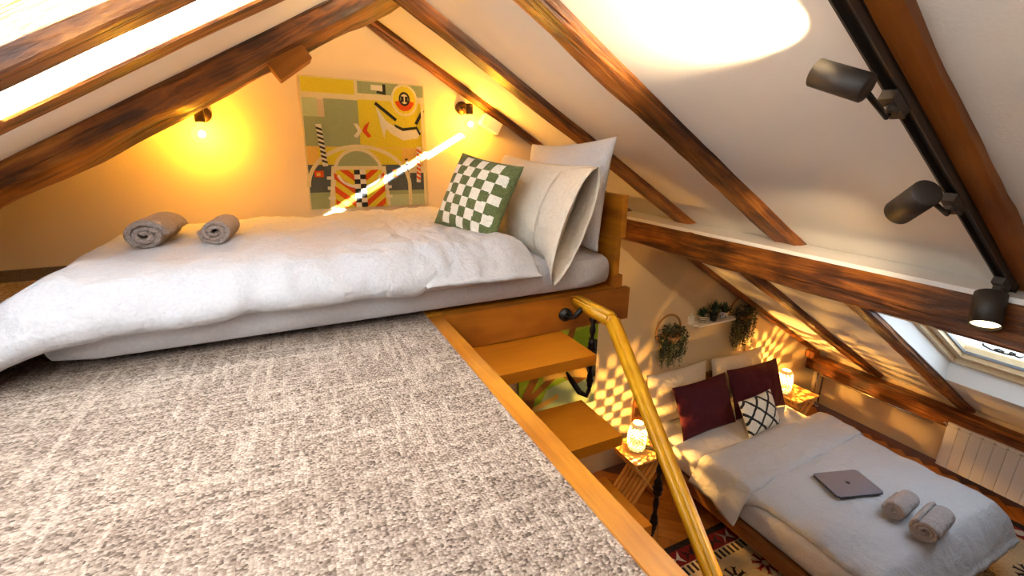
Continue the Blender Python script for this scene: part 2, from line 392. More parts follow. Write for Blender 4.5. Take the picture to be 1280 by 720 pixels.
# ---------------------------------------------------------------- skylights
def skylight_right():
    w1 = struct(bpy.data.objects.new('window_1', None)); C.objects.link(w1); w1.location = (WX1, WY1, zr(WX1, CE))
    inv = Matrix.Translation(-w1.location)
    def ring(nm, c0, c1, m, wd, mat, x0=WX0, x1=WX1, y0=WY0, y1=WY1):
        for k, (a0, a1, b0, b1) in enumerate(((x0, x1, y1 - m - wd, y1 - m), (x0, x1, y0 + m, y0 + m + wd), (x1 - m - wd, x1 - m, y0 + m, y1 - m), (x0 + m, x0 + m + wd, y0 + m, y1 - m))):
            bm = bmn(); hexa(bm, [(a0, b0, zr(a0, c0)), (a1, b0, zr(a1, c0)), (a1, b1, zr(a1, c0)), (a0, b1, zr(a0, c0)), (a0, b0, zr(a0, c1)), (a1, b0, zr(a1, c1)), (a1, b1, zr(a1, c1)), (a0, b1, zr(a0, c1))])
            bm.transform(inv); obj(nm, bm, mat, w1, bevel=.003)
    ring('window_frame', .20, .36, 0.0, .035, 'pine')
    ring('sash', .24, .34, .037, .05, 'pine')
    ring('glazing_bead', .275, .295, .088, .012, 'metal_frame')
    bm = bmn(); a0, a1, b0, b1 = WX0 + .09, WX1 - .09, WY0 + .09, WY1 - .09
    hexa(bm, [(a0, b0, zr(a0, .29)), (a1, b0, zr(a1, .29)), (a1, b1, zr(a1, .29)), (a0, b1, zr(a0, .29)), (a0, b0, zr(a0, .296)), (a1, b0, zr(a1, .296)), (a1, b1, zr(a1, .296)), (a0, b1, zr(a0, .296))])
    bm.transform(inv); g = obj('pane', bm, 'glass', w1)
    # black looping scrawl on the pane
    bm = bmn(); pts = []
    for k in range(60):
        t = k / 59; pts.append((t, .5 + .32 * math.sin(t * 17) * (1 - .3 * t), .0 + .0))
    def on(u, v): x = 4.08 + v * .12 + .0; y = 1.235 - u * .36; return Vector((x, y, zr(x, .286)))
    path = [on(.02, .2), on(0, .5), on(.08, .85), on(.2, .9), on(.28, .6), on(.22, .35), on(.16, .6), on(.24, .9), on(.38, .8), on(.45, .4), on(.4, .3), on(.36, .6), on(.48, .85), on(.6, .2), on(.55, 1.0), on(.7, .8), on(.8, .4), on(.74, .35), on(.72, .7), on(.86, .8), on(1, .3)]
    tube(bm, path, .006, 5); bm.transform(inv); obj('scrawl', bm, 'black', w1)
skylight_right()
def skylight_left():
    w2 = struct(bpy.data.objects.new('window_2', None)); C.objects.link(w2); w2.location = (LX0, LY1, zl(LX0))
    inv = Matrix.Translation(-w2.location)
    def slab(nm, x0, x1, y0, y1, c0, c1, mat):
        bm = bmn(); hexa(bm, [(x0, y0, zl(x0, c0)), (x1, y0, zl(x1, c0)), (x1, y1, zl(x1, c0)), (x0, y1, zl(x0, c0)), (x0, y0, zl(x0, c1)), (x1, y0, zl(x1, c1)), (x1, y1, zl(x1, c1)), (x0, y1, zl(x0, c1))])
        bm.transform(inv); return obj(nm, bm, mat, w2)
    slab('window_frame', LX0, LX1, LY1 - .02, LY1, .2, .36, 'whitep'); slab('window_frame', LX0, LX1, LY0, LY0 + .02, .2, .36, 'whitep')
    slab('window_frame', LX0, LX0 + .02, LY0 + .02, LY1 - .02, .2, .36, 'whitep'); slab('window_frame', LX1 - .02, LX1, LY0 + .02, LY1 - .02, .2, .36, 'whitep')
    slab('pane', LX0 + .02, LX1 - .02, LY0 + .02, LY1 - .02, .25, .256, 'glass')
    def cloth(nm, x0, x1, y0, y1, c):
        bm = bmn(); bm.faces.new([bm.verts.new((x, y, zl(x, c))) for x, y in ((x0, y0), (x1, y0), (x1, y1), (x0, y1))]); bm.transform(inv); return obj(nm, bm, 'added_blind', w2)
    cloth('added_sun_blind', LX0 + .02, LX1 - .02, LY0 + .02, 1.20, .21); cloth('added_stripe_blind', LX0 + .02, -.84, 1.202, LY1 - .02, .21)  # both blinds added: first keeps sun off the bed, second shortens its stripe
skylight_left()

# ---------------------------------------------------------------- timbers
wood('brownbeam', [(.20, .055, .006), (.30, .088, .010), (.42, .135, .018)], 'X', 1, .5, .5)
def rafter_r(y0, y1, x0, x1, label, seed, h=.05, b=0, mat='old'):
    cosr = 1 / math.sqrt(1 + TR * TR)
    o = hewn('roof_rafter', rsect(y0 - YG, y1 - YG, b * cosr, (h + .02) * cosr), (x0, YG, zr(x0)), (x1, YG, zr(x1)), mat, None, .011, seed)
    return tag(o, label, 'beam', 'rough rafters of the white slope')
rafter_r(2.93, 3.0, XR + .02, 5.33, 'slim dark rafter lying against the yellow end wall and its plants', 1)
rafter_r(2.265, 2.405, XR + .03, 2.44, 'rough dark rafter running from ridge down to ledge behind the loft pillows', 2)
rafter_r(1.515, 1.665, XR + .03, 2.44, 'broad hewn rafter glowing orange near its top, ending on the white ledge', 3)
rafter_r(.60, .705, XR + .03, 2.44, 'smooth brown rafter that carries the black spotlight track', 4, .06, 0, 'brownbeam')
rafter_r(2.265, 2.405, 2.44, 5.37, 'dark rafter below the big purlin, between end wall and skylight', 5)
rafter_r(1.515, 1.64, 2.44, 5.37, 'dark rafter below the big purlin, edging the skylight opening', 6)
o = hewn('purlin_beam', rsect(0, .2, 2.288 - 2.37, 2.455 - 2.37, .012), (2.25, YB + .01, 2.37), (2.25, YG - .002, 2.37), 'old', None, .010, 9, 60, .012)
tag(o, 'thick brown purlin beam running level under the white ledge', 'beam')
o = hewn('wall_plate_beam', rsect(0, .17, -.09, .09, .012), (5.30, YB + .01, .55), (5.30, YG - .002, .55), 'old', None, .009, 12, 60, .012)
tag(o, 'low dark timber running level above the radiator along the knee wall', 'beam')
# post stub at the end wall corner
o = hewn('corner_post', rsect(0, .12, -.06, .06), (5.31, 2.87, .62), (5.31, 2.87, .70), 'old', None, .004, 14, 4)
o.matrix_world = axes((5.30, 2.9, .63), (0, 0, 1), (0, 1, 0), (-1, 0, 0)); tag(o, 'short dark timber stub standing on the low timber at the wall corner', 'beam')
cl = 1 / math.sqrt(1 + TL * TL)
def timber_l(sect, x0, x1, label, seed, rough=.012, n=28, wav=.02):
    o = hewn('roof_rafter', sect, (x0, 0, zl(x0)), (x1, 0, zl(x1)), 'old', None, rough, seed, n, wav)
    return tag(o, label, 'beam', 'rafters of the skylight slope')
timber_l([(2.285, -.075), (2.33, -.088), (2.50, -.108), (2.53, -.09), (2.53, .02), (2.265, .02)], -2.0, XR + .06, 'massive hewn beam sloping down over the loft bed towards the wall bulb', 21, .022, 40, .03)
timber_l(rsect(1.745, 1.875, -.014, .06, .006), -2.0, XR, 'slim brown rafter between the white panel and the bright skylight strip', 22, .003, 28, .006)
timber_l(rsect(1.425, 1.535, -.004, .098, .006), -2.0, XR, 'orange-edged rafter crossing in front of the bright skylight', 23, .003, 28, .006)
# stub of a cut brace under the massive beam
d = Vector((.132, 0, .094)).normalized()
bm = bmn(); box(bm, 0, .165, 0, .15, -.035, .045); bmesh.ops.bevel(bm, geom=bm.edges[:], offset=.004, segments=1, affect='EDGES')
o = obj('brace_stub', bm, 'sawn'); o.matrix_world = axes((.022, 2.36, 3.262), d, (0, 1, 0)); tag(o, 'sawn-off square timber block fixed under the massive sloping beam', 'wood block')

# ---------------------------------------------------------------- stair and loft edge
bm = bmn(); box(bm, .44, .494, YB + .3, 1.665, 2.15, LOFT + .006); tag(obj('stair_edge_board', bm, 'honeyY', bevel=.006), 'long honey-brown wooden edging board between grey carpet and stair opening', 'edging board')
bm = bmn(); box(bm, .496, 1.40, 1.64, 1.675, 2.186, LOFT + .010); tag(obj('bed_front_board', bm, 'stain', bevel=.004), 'wide brown board under the loft mattress above the top stair tread', 'board')
st = thing('loft_stair', 'open wooden stair with floating thick treads descending from the loft', 'stairs', (.78, 1.2, 0))
for k in range(9):
    z = 2.18 - .25 * k; y = 1.38 - .195 * k
    if z < .1: break
    bm = bmn(); box(bm, .496, 1.036, y, y + .28, z - .045, z)
    bm.transform(Matrix.Translation((-.78, -1.2, 0))); obj('tread', bm, 'tread', st, bevel=.003)
bm = bmn(); bar(bm, (.47, 1.62, 2.08), (.47, -.22, -.0 + .0), .04, .22, (1, 0, 0)); bm.transform(Matrix.Translation((-.78, -1.2, 0)))
bmesh.ops.bisect_plane(bm, geom=bm.verts[:] + bm.edges[:] + bm.faces[:], plane_co=(0, 0, 0), plane_no=(0, 0, -1), clear_outer=True)
obj('stringer', bm, 'honeyY', st)
# handrail
XH = 1.10
hr = thing('stair_handrail', 'honey-coloured wooden handrail on black wrought iron balusters beside the stair', 'handrail', (XH, 1.0, 0))
T = Matrix.Translation((-XH, -1.0, 0))
def rail(bm, a, b, w_=.054, h_=.056):
    vs_ = bar(bm, a, b, w_, h_); return vs_
sl = (2.318 - 1.64) / (1.375 - .765)
bm = bmn(); rail(bm, (XH, 1.385, 2.325), (XH, -.30, 2.325 - 1.685 * sl)); bmesh.ops.bevel(bm, geom=bm.edges[:], offset=.014, segments=3, affect='EDGES'); bm.transform(T); obj('sloping_rail', bm, 'railwood', hr, True)
bm = bmn(); rail(bm, (XH, 1.638, 2.318), (XH, 1.372, 2.318)); bmesh.ops.bevel(bm, geom=bm.edges[:], offset=.012, segments=3, affect='EDGES'); bm.transform(T); obj('level_rail', bm, 'railwood', hr, True)
def knob_tube(bm, a, b, r, knobs):
    a, b = Vector(a), Vector(b); pts = []; rad = []
    n = 40
    for i in range(n + 1):
        t = i / n; rr = r
        for kt, kr, kw in knobs: rr += kr * math.exp(-((t - kt) / kw) ** 2)
        pts.append(a + (b - a) * t); rad.append(rr)
    tube(bm, pts, rad, 10)
for y, t_y in ((1.50, None), (1.045, None), (.655, None)):
    zt = 2.30 if y > 1.39 else 2.325 - (1.385 - y) * sl - .02
    zb = zt - .36
    bm = bmn(); knob_tube(bm, (XH, y, zt), (XH, y, zb), .0075, [(.06, .012, .035), (.2, .006, .05), (.36, .010, .03), (.42, .013, .022), (.48, .010, .03), (.62, .004, .06), (.8, .006, .04), (.86, .009, .025), (.92, .005, .03)])
    # scrolled foot bolted to the tread end
    tube(bm, [(XH, y, zb + .01), (XH - .012, y, zb - .02), (XH - .03, y + .03, zb - .015), (XH - .045, y + .075, zb + .025), (XH - .05, y + .11, zb + .05)], [.009, .011, .013, .013, .006], 8)
    bm.transform(T); obj('baluster', bm, 'iron', hr, True)
# curved iron bracket fixing rail to board
bm = bmn(); lathe(bm, [(.030, 0), (.030, .012), (.018, .014), (.018, .02)], 18, axes((XH - .055, 1.64, 2.262), (1, 0, 0), (0, 0, 1), (0, -1, 0)))
tube(bm, [(XH - .055, 1.63, 2.262), (XH - .055, 1.59, 2.262), (XH - .050, 1.565, 2.275), (XH - .035, 1.555, 2.30), (XH - .015, 1.555, 2.31)], .012, 8)
bm.transform(T); obj('bracket', bm, 'black', hr, True)

# ---------------------------------------------------------------- soft things
def slabcloth(name, mat, parent, x0, x1, y0, y1, zfun, T, Tb, nx=70, ny=60, p=7, wr=.012, ws=5, seed=0, edge=None, sx=1, sy_=1, rest=None):
    """puffed cloth: top and bottom skins meeting in a soft rim. zfun(x,y)=mid height; edge(u,v)->(x,y) optional"""
    bm = bmn(); top = []; bot = []
    for i in range(nx + 1):
        rt = []; rb = []
        for j in range(ny + 1):
            a = i / nx; b = j / ny
            u = math.sin((a - .5) * PI) * .35 + (2 * a - 1) * .65; v = math.sin((b - .5) * PI) * .35 + (2 * b - 1) * .65
            x, y = (edge(u, v) if edge else (x0 + (u + 1) / 2 * (x1 - x0), y0 + (v + 1) / 2 * (y1 - y0)))
            pr = max(0, (1 - abs(u) ** p)) ** .5 * max(0, (1 - abs(v) ** p)) ** .5
            wv = wr * (nz(x * sx, y * sy_, seed, ws) + .5 * nz(x * sx + 9, y * sy_, seed, ws * 2.3) + .25 * nz(x * sx, y * sy_ + 5, seed, ws * 5)) * (.35 + .65 * pr)
            z = zfun(x, y)
            ed = 1 - pr
            x2 = x + ed * .5 * wr * nz(y * 9, z, seed, 1.3); y2 = y + ed * .6 * wr * nz(x * 9, z, seed + 4, 1.3)
            rt.append(bm.verts.new((x2, y2, z + T * pr + wv)))
            if 0 < i < nx and 0 < j < ny: rb.append(bm.verts.new((x2, y2, min(z + T * pr + wv - .004, max(z - Tb * pr + wv * .5, rest(x2, y2) if rest else -9)))))
            else: rb.append(rt[-1])
        top.append(rt); bot.append(rb)
    for i in range(nx):
        for j in range(ny):
            bm.faces.new((top[i][j], top[i + 1][j], top[i + 1][j + 1], top[i][j + 1]))
            bm.faces.new((bot[i][j], bot[i][j + 1], bot[i + 1][j + 1], bot[i + 1][j]))
    return obj(name, bm, mat, parent, True)
def pillow_mesh(bm, a, b, T, n=26, pinch=.07, p=2.4, wr=.012, seed=0, flat=.6):
    """cushion in local XY, corners drawn out, thickness along Z"""
    top = []; bot = []
    for i in range(n + 1):
        rt = []; rb = []
        for j in range(n + 1):
            u = math.sin((i / n - .5) * PI) * .5 + (2 * i / n - 1) * .5; v = math.sin((j / n - .5) * PI) * .5 + (2 * j / n - 1) * .5
            x = u * a / 2 * (1 - pinch * (1 - v * v)); y = v * b / 2 * (1 - pinch * (1 - u * u))
            pr = max(0, 1 - abs(u) ** p) ** flat * max(0, 1 - abs(v) ** p) ** flat
            w_ = wr * (nz(x, y, seed, 7) + .6 * nz(x, y, seed + 3, 16)) * pr ** .5
            rt.append(bm.verts.new((x, y, T / 2 * pr + w_)))
            rb.append(bm.verts.new((x, y, -T / 2 * pr + w_ * .5)) if 0 < i < n and 0 < j < n else rt[-1])
        top.append(rt); bot.append(rb)
    for i in range(n):
        for j in range(n):
            bm.faces.new((top[i][j], top[i + 1][j], top[i + 1][j + 1], top[i][j + 1])); bm.faces.new((bot[i][j], bot[i][j + 1], bot[i + 1][j + 1], bot[i + 1][j]))
def rounded_slab(name, mat, x0, x1, y0, y1, z0, z1, r, parent=None, seg=5):
    bm = bmn(); box(bm, x0, x1, y0, y1, z0, z1)
    bmesh.ops.bevel(bm, geom=bm.edges[:], offset=r, segments=seg, affect='EDGES', profile=.55)
    o = obj(name, bm, mat, parent, True); return o
def puff_box(name, mat, x0, x1, y0, y1, z0, z1, parent=None, r=.07, wr=.006):
    """soft mattress: rounded box, slightly uneven"""
    bm = bmn(); nx, ny = 40, 30
    cx, cy_, cz = (x0 + x1) / 2, (y0 + y1) / 2, (z0 + z1) / 2
    box(bm, x0, x1, y0, y1, z0, z1); bmesh.ops.subdivide_edges(bm, edges=bm.edges[:], cuts=14, use_grid_fill=True)
    for v in bm.verts:
        q = v.co.copy()
        inner = Vector((min(max(q.x, x0 + r), x1 - r), min(max(q.y, y0 + r), y1 - r), min(max(q.z, z0 + r), z1 - r)))
        d_ = q - inner
        if d_.length > 1e-6:
            # move corner verts on the rounded shell
            v.co = inner + d_.normalized() * r * (min(1, d_.length / r) if d_.length < r else 1)
        v.co += Vector((0, wr * nz(q.x, q.z, 3, 6), wr * nz(q.x, q.y, 1, 5))) if q.z > z0 + .01 else Vector((0, 0, 0))
    return obj(name, bm, mat, parent, True)

def bed_top(x0, x1, y0, y1, z1, r):
    """height of a round-edged mattress top, -9 beside it"""
    def f(x, y):
        dx = max(x0 + r - x, x - x1 + r, 0); dy = max(y0 + r - y, y - y1 + r, 0); d = math.hypot(dx, dy)
        return z1 - r + math.sqrt(r * r - d * d) - .003 if d < r else -9
    return f
# ---- loft bed
MX0, MX1, MY0, MY1, MZ0, MZ1 = -.70, 1.315, 1.645, 2.965, LOFT + .012, 2.515
mt = puff_box('loft_mattress', 'sheet', MX0, MX1, MY0, MY1, MZ0, MZ1, None, .075)
tag(mt, 'low white-sheeted mattress lying on the carpeted loft floor', 'mattress')
def zd(x, y):
    z = 2.515
    if x < -.62: z -= .155 * min(1, ((-.62 - x) / .30)) ** 1.4
    if y < 1.72: z -= .05 * min(1, (1.72 - y) / .14) ** 1.5 * (1 if x < .4 else .75)
    z += .012 * nz(x, y, 2, 1.8)
    # swell along the back, hollow at the foot
    z += .015 * math.exp(-((x - .1) / .45) ** 2)
    return z
def duv_edge(u, v):
    x = -.99 + (u + 1) / 2 * (.80 + .99)
    y0 = 1.575 + .02 * nz(x, 0, 5, 4); y1 = 2.95 - (.12 * max(0, (-.55 - x) / .45) ** 1.2 if x < -.55 else 0)
    if x < -.6: y0 -= .04 * min(1, (-.6 - x) / .3)
    return x, y0 + (v + 1) / 2 * (y1 - y0)
dv = thing('loft_duvet', 'puffy white duvet covering the loft mattress, folded back near its pillows', 'duvet', (.0, 2.2, 2.51))
dT = Matrix.Translation((0, -2.2, -2.51))
o = slabcloth('duvet_body', 'linen', dv, 0, 0, 0, 0, zd, .078, .07, 130, 100, 7, .021, 5.5, 3, duv_edge, 1, .6, bed_top(MX0, MX1, MY0, MY1, MZ1, .075)); o.data.transform(dT)
def fold_edge(u, v):
    x = .415 + (u + 1) / 2 * (.47); y0 = 1.545; y1 = 2.93
    x += .03 * nz(0, v, 8, 2)
    return x, y0 + (v + 1) / 2 * (y1 - y0)
o = slabcloth('folded_end', 'linen', dv, 0, 0, 0, 0, lambda x, y: zd(x, y) + .058 * (1 - .95 * min(1, max(0, (1.72 - y) / .15)) ** 1.3), .04, .035, 60, 110, 5, .018, 7, 11, fold_edge, 1.4, .7); o.data.transform(dT)
# ---- headboard of the loft bed, seen end on
hb = thing('loft_headboard', 'plain wooden headboard of stacked boards behind the loft pillows', 'headboard', (1.35, 2.3, LOFT))
for (x0, x1, y0, y1, z0, z1, m) in ((1.338, 1.368, 1.66, 2.95, 2.575, 2.765, 'honeyY'), (1.322, 1.348, 1.665, 2.95, 2.40, 2.573, 'honeyY'), (1.328, 1.372, 1.665, 2.95, LOFT + .0, 2.398, 'stain')):
    bm = bmn(); box(bm, x0, x1, y0, y1, z0, z1); bm.transform(Matrix.Translation((-1.35, -2.3, -LOFT))); obj('board', bm, m, hb, bevel=.003)
# ---- pillows on the loft
def pillow(name, label, mat, a, b, T, o, x, y, cat='pillow', seed=0, pinch=.07, group=None, p=2.4, flat=.6, n=26):
    bm = bmn(); pillow_mesh(bm, a, b, T, n, pinch, p, .014, seed, flat)
    ob = obj(name, bm, mat, None, True); xv = Vector(x).normalized(); yv = Vector(y); yv = (yv - xv * yv.dot(xv)).normalized()
    ob.matrix_world = axes(o, xv, yv)
    return tag(ob, label, cat, group)
# local X along bed width (y), local Y up the lean; normal = X x Y must face -x  => X=(0,-1,0), Y=(s,0,c)
pillow('pillow', 'pale white pillow standing upright against the loft headboard', 'sheet', .72, .50, .17, (1.232, 2.01, 2.752), (0.04, -1, .05), (.17, 0, .97), seed=5, pinch=.09)
fp = pillow('pillow', 'cream linen pillow leaning out behind the green chequered cushion', 'cream', .76, .44, .19, (1.035, 2.01, 2.708), (0.05, -1, -.04), (.36, .05, .93), seed=2, pinch=.08)
def open_hem(parent, x0, x1, b, zf, zb):
    bm = bmn(); n = 22; m = 9
    for sgn, zz in ((1, zf), (-1, zb)):
        g = [[bm.verts.new((x0 + (x1 - x0) * i / m + .006 * nz(j * .4, i, sgn, 1), (2 * j / n - 1) * b / 2 * (1 - .06 * (1 - i / m)) - .075 * max(0, i / m - .45) / .55 * max(0, (.35 - (2 * j / n - 1)) / 1.35) ** 1.2, sgn * zz * max(0, 1 - (2 * j / n - 1) ** 2) ** .6 * (1 - .25 * i / m) + .004 * nz(i, j * .5, 2, 1))) for j in range(n + 1)] for i in range(m + 1)]
        for i in range(m):
            for j in range(n): bm.faces.new((g[i][j], g[i + 1][j], g[i + 1][j + 1], g[i][j + 1]))
    o = obj('pillowcase_hem', bm, 'cream', parent, True); sm = o.modifiers.new('thick', 'SOLIDIFY'); sm.thickness = .003; return o
open_hem(fp, .26, .435, .43, .082, .07)
pillow('pillow', 'cream pillow at the yellow end wall, half hidden by other loft pillows', 'cream', .56, .38, .15, (1.16, 2.675, 2.695), (0.0, -1, 0), (.28, 0, .95), seed=8, pinch=.08)

def layered(parent, name, polys, M, step=.0005):
    """flat printed shapes, each a thin layer above the one before; polys: (material, [(u,v)...])"""
    names = []; bm = bmn()
    for i, (m, pts) in enumerate(polys):
        if m not in names: names.append(m)
        vs_ = [bm.verts.new(M(u, v, step * (i + 1))) for u, v in pts]
        f = bm.faces.new(vs_); f.material_index = names.index(m)
    me = bpy.data.meshes.new(name); bmesh.ops.triangulate(bm, faces=bm.faces); bm.to_mesh(me); bm.free()
    return link(name, me, names, parent)

# chequered green cushion: squares woven into the cover as face colours
def cushion_pattern(name, label, a, b, T, o, x, y, classify, mats, n=40, seed=0, pinch=.06):
    bm = bmn(); pillow_mesh(bm, a, b, T, n, pinch, 2.4, .006, seed, .55)
    bm.faces.ensure_lookup_table()
    for f in bm.faces:
        c = f.calc_center_median(); f.material_index = classify(c.x / (a / 2), c.y / (b / 2), c.z)
    ob = obj(name, bm, mats, None, True); xv = Vector(x).normalized(); yv = Vector(y); yv = (yv - xv * yv.dot(xv)).normalized()
    ob.matrix_world = axes(o, xv, yv); return tag(ob, label, 'cushion')
fabric('green_knit', (.09, .115, .04), (.15, .18, .07), 120, 1, .8, 40); fabric('ivory_knit', (.74, .70, .60), (.86, .82, .72), 120, 1, .8, 40)
fabric('black_knit', (.012, .012, .013), (.03, .03, .032), 120, 1, .8, 40)
def chk(u, v, z):
    if z < -.004 or abs(u) > .86 or abs(v) > .88: return 0
    i = int((u + .86) / .2458); j = int((v + .88) / .2515); return (i + j) % 2
cushion_pattern('chequered_cushion', 'green and ivory chequered cushion propped on the loft duvet', .40, .36, .13, (.775, 1.99, 2.752), (.33, -.86, -.12), (.38, .18, .90), chk, ['green_knit', 'ivory_knit'], 88)

# ---- rolled towels
def towel_roll(name, label, mat, r, L, o, ax, turns=3.4, squash=.85, tail=0, group=None, start=0):
    """spiral sheet of terry swept along its axis"""
    bm = bmn(); th = r / (turns + .9)
    def P(t, off):
        a = start + t * turns * 2 * PI; rr = th * .48 + (r - th * .95) * t + off
        return Vector((rr * math.cos(a), rr * math.sin(a) * squash))
    n = 90; sec = []
    out = [P(i / n, th * .46) for i in range(n + 1)]; inn = [P(i / n, -th * .46) for i in range(n + 1)]
    m = 14; V0 = []; V1 = []
    for k in range(m + 1):
        s = -L / 2 + L * k / m
        e = 1 - .05 * (abs(2 * k / m - 1)) ** 8
        V0.append([bm.verts.new((q.x * e + .003 * nz(s * 30, q.x * 20, q.y * 20), q.y * e, s + .006 * math.sin(i * .21))) for i, q in enumerate(out)])
        V1.append([bm.verts.new((q.x * e, q.y * e, s + .006 * math.sin(i * .21))) for i, q in enumerate(inn)])
    for k in range(m):
        for i in range(n):
            bm.faces.new((V0[k][i], V0[k][i + 1], V0[k + 1][i + 1], V0[k + 1][i])); bm.faces.new((V1[k][i], V1[k + 1][i], V1[k + 1][i + 1], V1[k][i + 1]))
        bm.faces.new((V0[k][n], V1[k][n], V1[k + 1][n], V0[k + 1][n])); bm.faces.new((V0[k][0], V0[k + 1][0], V1[k + 1][0], V1[k][0]))
    for i in range(n):
        bm.faces.new((V0[0][i], V1[0][i], V1[0][i + 1], V0[0][i + 1])); bm.faces.new((V0[m][i], V0[m][i + 1], V1[m][i + 1], V1[m][i]))
    ob = obj(name, bm, mat, None, True); d_ = Vector(ax).normalized(); up = Vector((0, 0, 1)); s = up.cross(d_).normalized(); u = d_.cross(s)
    ob.matrix_world = axes(o, s, u, d_); return tag(ob, label, 'towel', group)
towel_roll('rolled_towel', 'larger taupe rolled towel lying on the loft duvet', 'towel', .078, .30, (-.475, 2.24, 2.650), (.06, 1, -.01), 2.4, .80, start=.6)
towel_roll('rolled_towel', 'smaller taupe rolled towel with loose end on the loft duvet', 'towel', .062, .22, (-.255, 2.20, 2.650), (.10, 1, 0), 2.6, .85, start=2.6)

# ---------------------------------------------------------------- tapestry on the end wall
ART = {'a_cream': (.86, .74, .42), 'a_yellow': (.80, .66, .04), 'a_sage': (.36, .42, .22), 'a_mint': (.55, .62, .36), 'a_slate': (.10, .12, .13), 'a_orange': (.88, .55, .12), 'a_red': (.75, .09, .015), 'a_white': (.86, .80, .62), 'a_black': (.03, .03, .03), 'a_pink': (.72, .55, .36),
       'a_lime': (.32, .52, .02), 'a_lime2': (.45, .58, .05), 'a_pale': (.50, .66, .36), 'a_brown': (.34, .13, .02), 'a_green': (.20, .38, .02)}
for k, v in ART.items(): fabric(k, tuple(t * .62 for t in v), tuple(t * .7 for t in v), 140, .95, .25, 60)
def quad_map(tl, tr, br, bl, y):
    def M(u, v, off):
        a = Vector(tl).lerp(Vector(tr), u); b = Vector(bl).lerp(Vector(br), u); p = a.lerp(b, v); return Vector((p.x, y - off, p.y))
    return M
def rect(u0, v0, u1, v1): return [(u0, v0), (u1, v0), (u1, v1), (u0, v1)]
def ell(cx, cy_, rx, ry, a0=0, a1=2 * PI, n=24): return [(cx + rx * math.cos(a0 + (a1 - a0) * i / n), cy_ - ry * math.sin(a0 + (a1 - a0) * i / n)) for i in range(n + (0 if abs(a1 - a0 - 2 * PI) < 1e-6 else 1))]
def arcband(cx, cy_, rx, ry, w_, a0, a1, n=24):
    return ell(cx, cy_, rx, ry, a0, a1, n) + ell(cx, cy_, rx - w_, ry - w_, a0, a1, n)[::-1]
def stroke(p, q, w_):
    p, q = Vector(p), Vector(q); n = Vector((-(q - p).y, (q - p).x)).normalized() * w_ / 2; return [tuple(p - n), tuple(q - n), tuple(q + n), tuple(p + n)]
def pole(P, c1, c2, p, q, w_, n):
    p, q = Vector(p), Vector(q); P.append((c1, stroke(p, q, w_)))
    d_ = (q - p) / n; nn = Vector((-(q - p).y, (q - p).x)).normalized() * w_ / 2; sh = d_ * .55
    for i in range(n):
        a = p + d_ * i; P.append((c2, [tuple(a - nn + sh * 0), tuple(a + nn - sh), tuple(a + nn - sh + d_ * .5), tuple(a - nn + d_ * .5)])) if i else None
tp = thing('tapestry', 'yellow and green abstract patterned textile hanging on the yellow end wall', 'tapestry', (.48, 2.98, 2.60))
tpi = Matrix.Translation((-.48, -2.98, -2.60))
tM = quad_map((.139, 3.336), (.832, 3.315), (.829, 2.602), (.120, 2.604), 2.982)
bm = bmn(); q4 = [tM(0, 0, 0), tM(1, 0, 0), tM(1, 1, 0), tM(0, 1, 0)]
hexa(bm, [Vector((p.x, 2.997, p.z)) for p in q4] + [Vector((p.x, 2.982, p.z)) for p in q4]); bm.transform(tpi); obj('cloth_backing', bm, 'a_cream', tp)
P = []
P += [('a_yellow', rect(.01, .01, .415, .115)), ('a_sage', rect(.44, .01, .99, .10)), ('a_white', rect(.55, .03, .66, .07)), ('a_black', [(.645, .02), (.67, .02), (.67, .10), (.59, .09), (.60, .072), (.645, .078)]),
      ('a_mint', rect(.01, .155, .12, .29)), ('a_pink', rect(.12, .165, .17, .29)), ('a_sage', rect(.17, .155, .435, .51)), ('a_sage', rect(.01, .29, .435, .51)), ('a_yellow', rect(.435, .145, .99, .53)),
      ('a_orange', rect(.01, .51, .99, .66)), ('a_yellow', rect(.10, .52, .78, .66)), ('a_slate', rect(.01, .65, .83, .865)), ('a_slate', rect(.84, .72, .99, .90)), ('a_sage', rect(.01, .865, .99, .995)), ('a_mint', rect(.62, .90, .99, .995))]
# eye motif
P += [('a_white', [(.58, .19), (.66, .30), (.78, .37), (.96, .36), (.93, .43), (.80, .45), (.70, .40), (.655, .36), (.635, .44)]),
      ('a_cream', ell(.825, .13, .115, .125)), ('a_yellow', ell(.825, .13, .098, .108)), ('a_red', arcband(.825, .12, .085, .095, .04, PI * 1.08, PI * 1.92)), ('a_black', ell(.825, .12, .048, .055)), ('a_cream', ell(.825, .12, .033, .038)), ('a_black', rect(.795, .10, .82, .145)), ('a_black', rect(.83, .10, .855, .145)),
      ('a_black', stroke((.575, .165), (.745, .29), .026)), ('a_black', [(.725, .32), (.80, .35), (.92, .335), (.915, .355), (.80, .375), (.735, .345)]), ('a_black', stroke((.985, .20), (.915, .315), .026)), ('a_black', stroke((.915, .335), (.95, .40), .018))]
# small crossed marks
P += [('a_white', [(.39, .33), (.42, .33), (.455, .385), (.41, .44), (.385, .425), (.42, .385)]), ('a_red', [(.52, .31), (.48, .34), (.455, .385), (.50, .435), (.53, .425), (.495, .38)]),
      ('a_black', [(.80, .60), (.835, .60), (.81, .625)]), ('a_black', [(.80, .655), (.835, .655), (.82, .625)]), ('a_white', ell(.818, .628, .012, .012, n=8))]
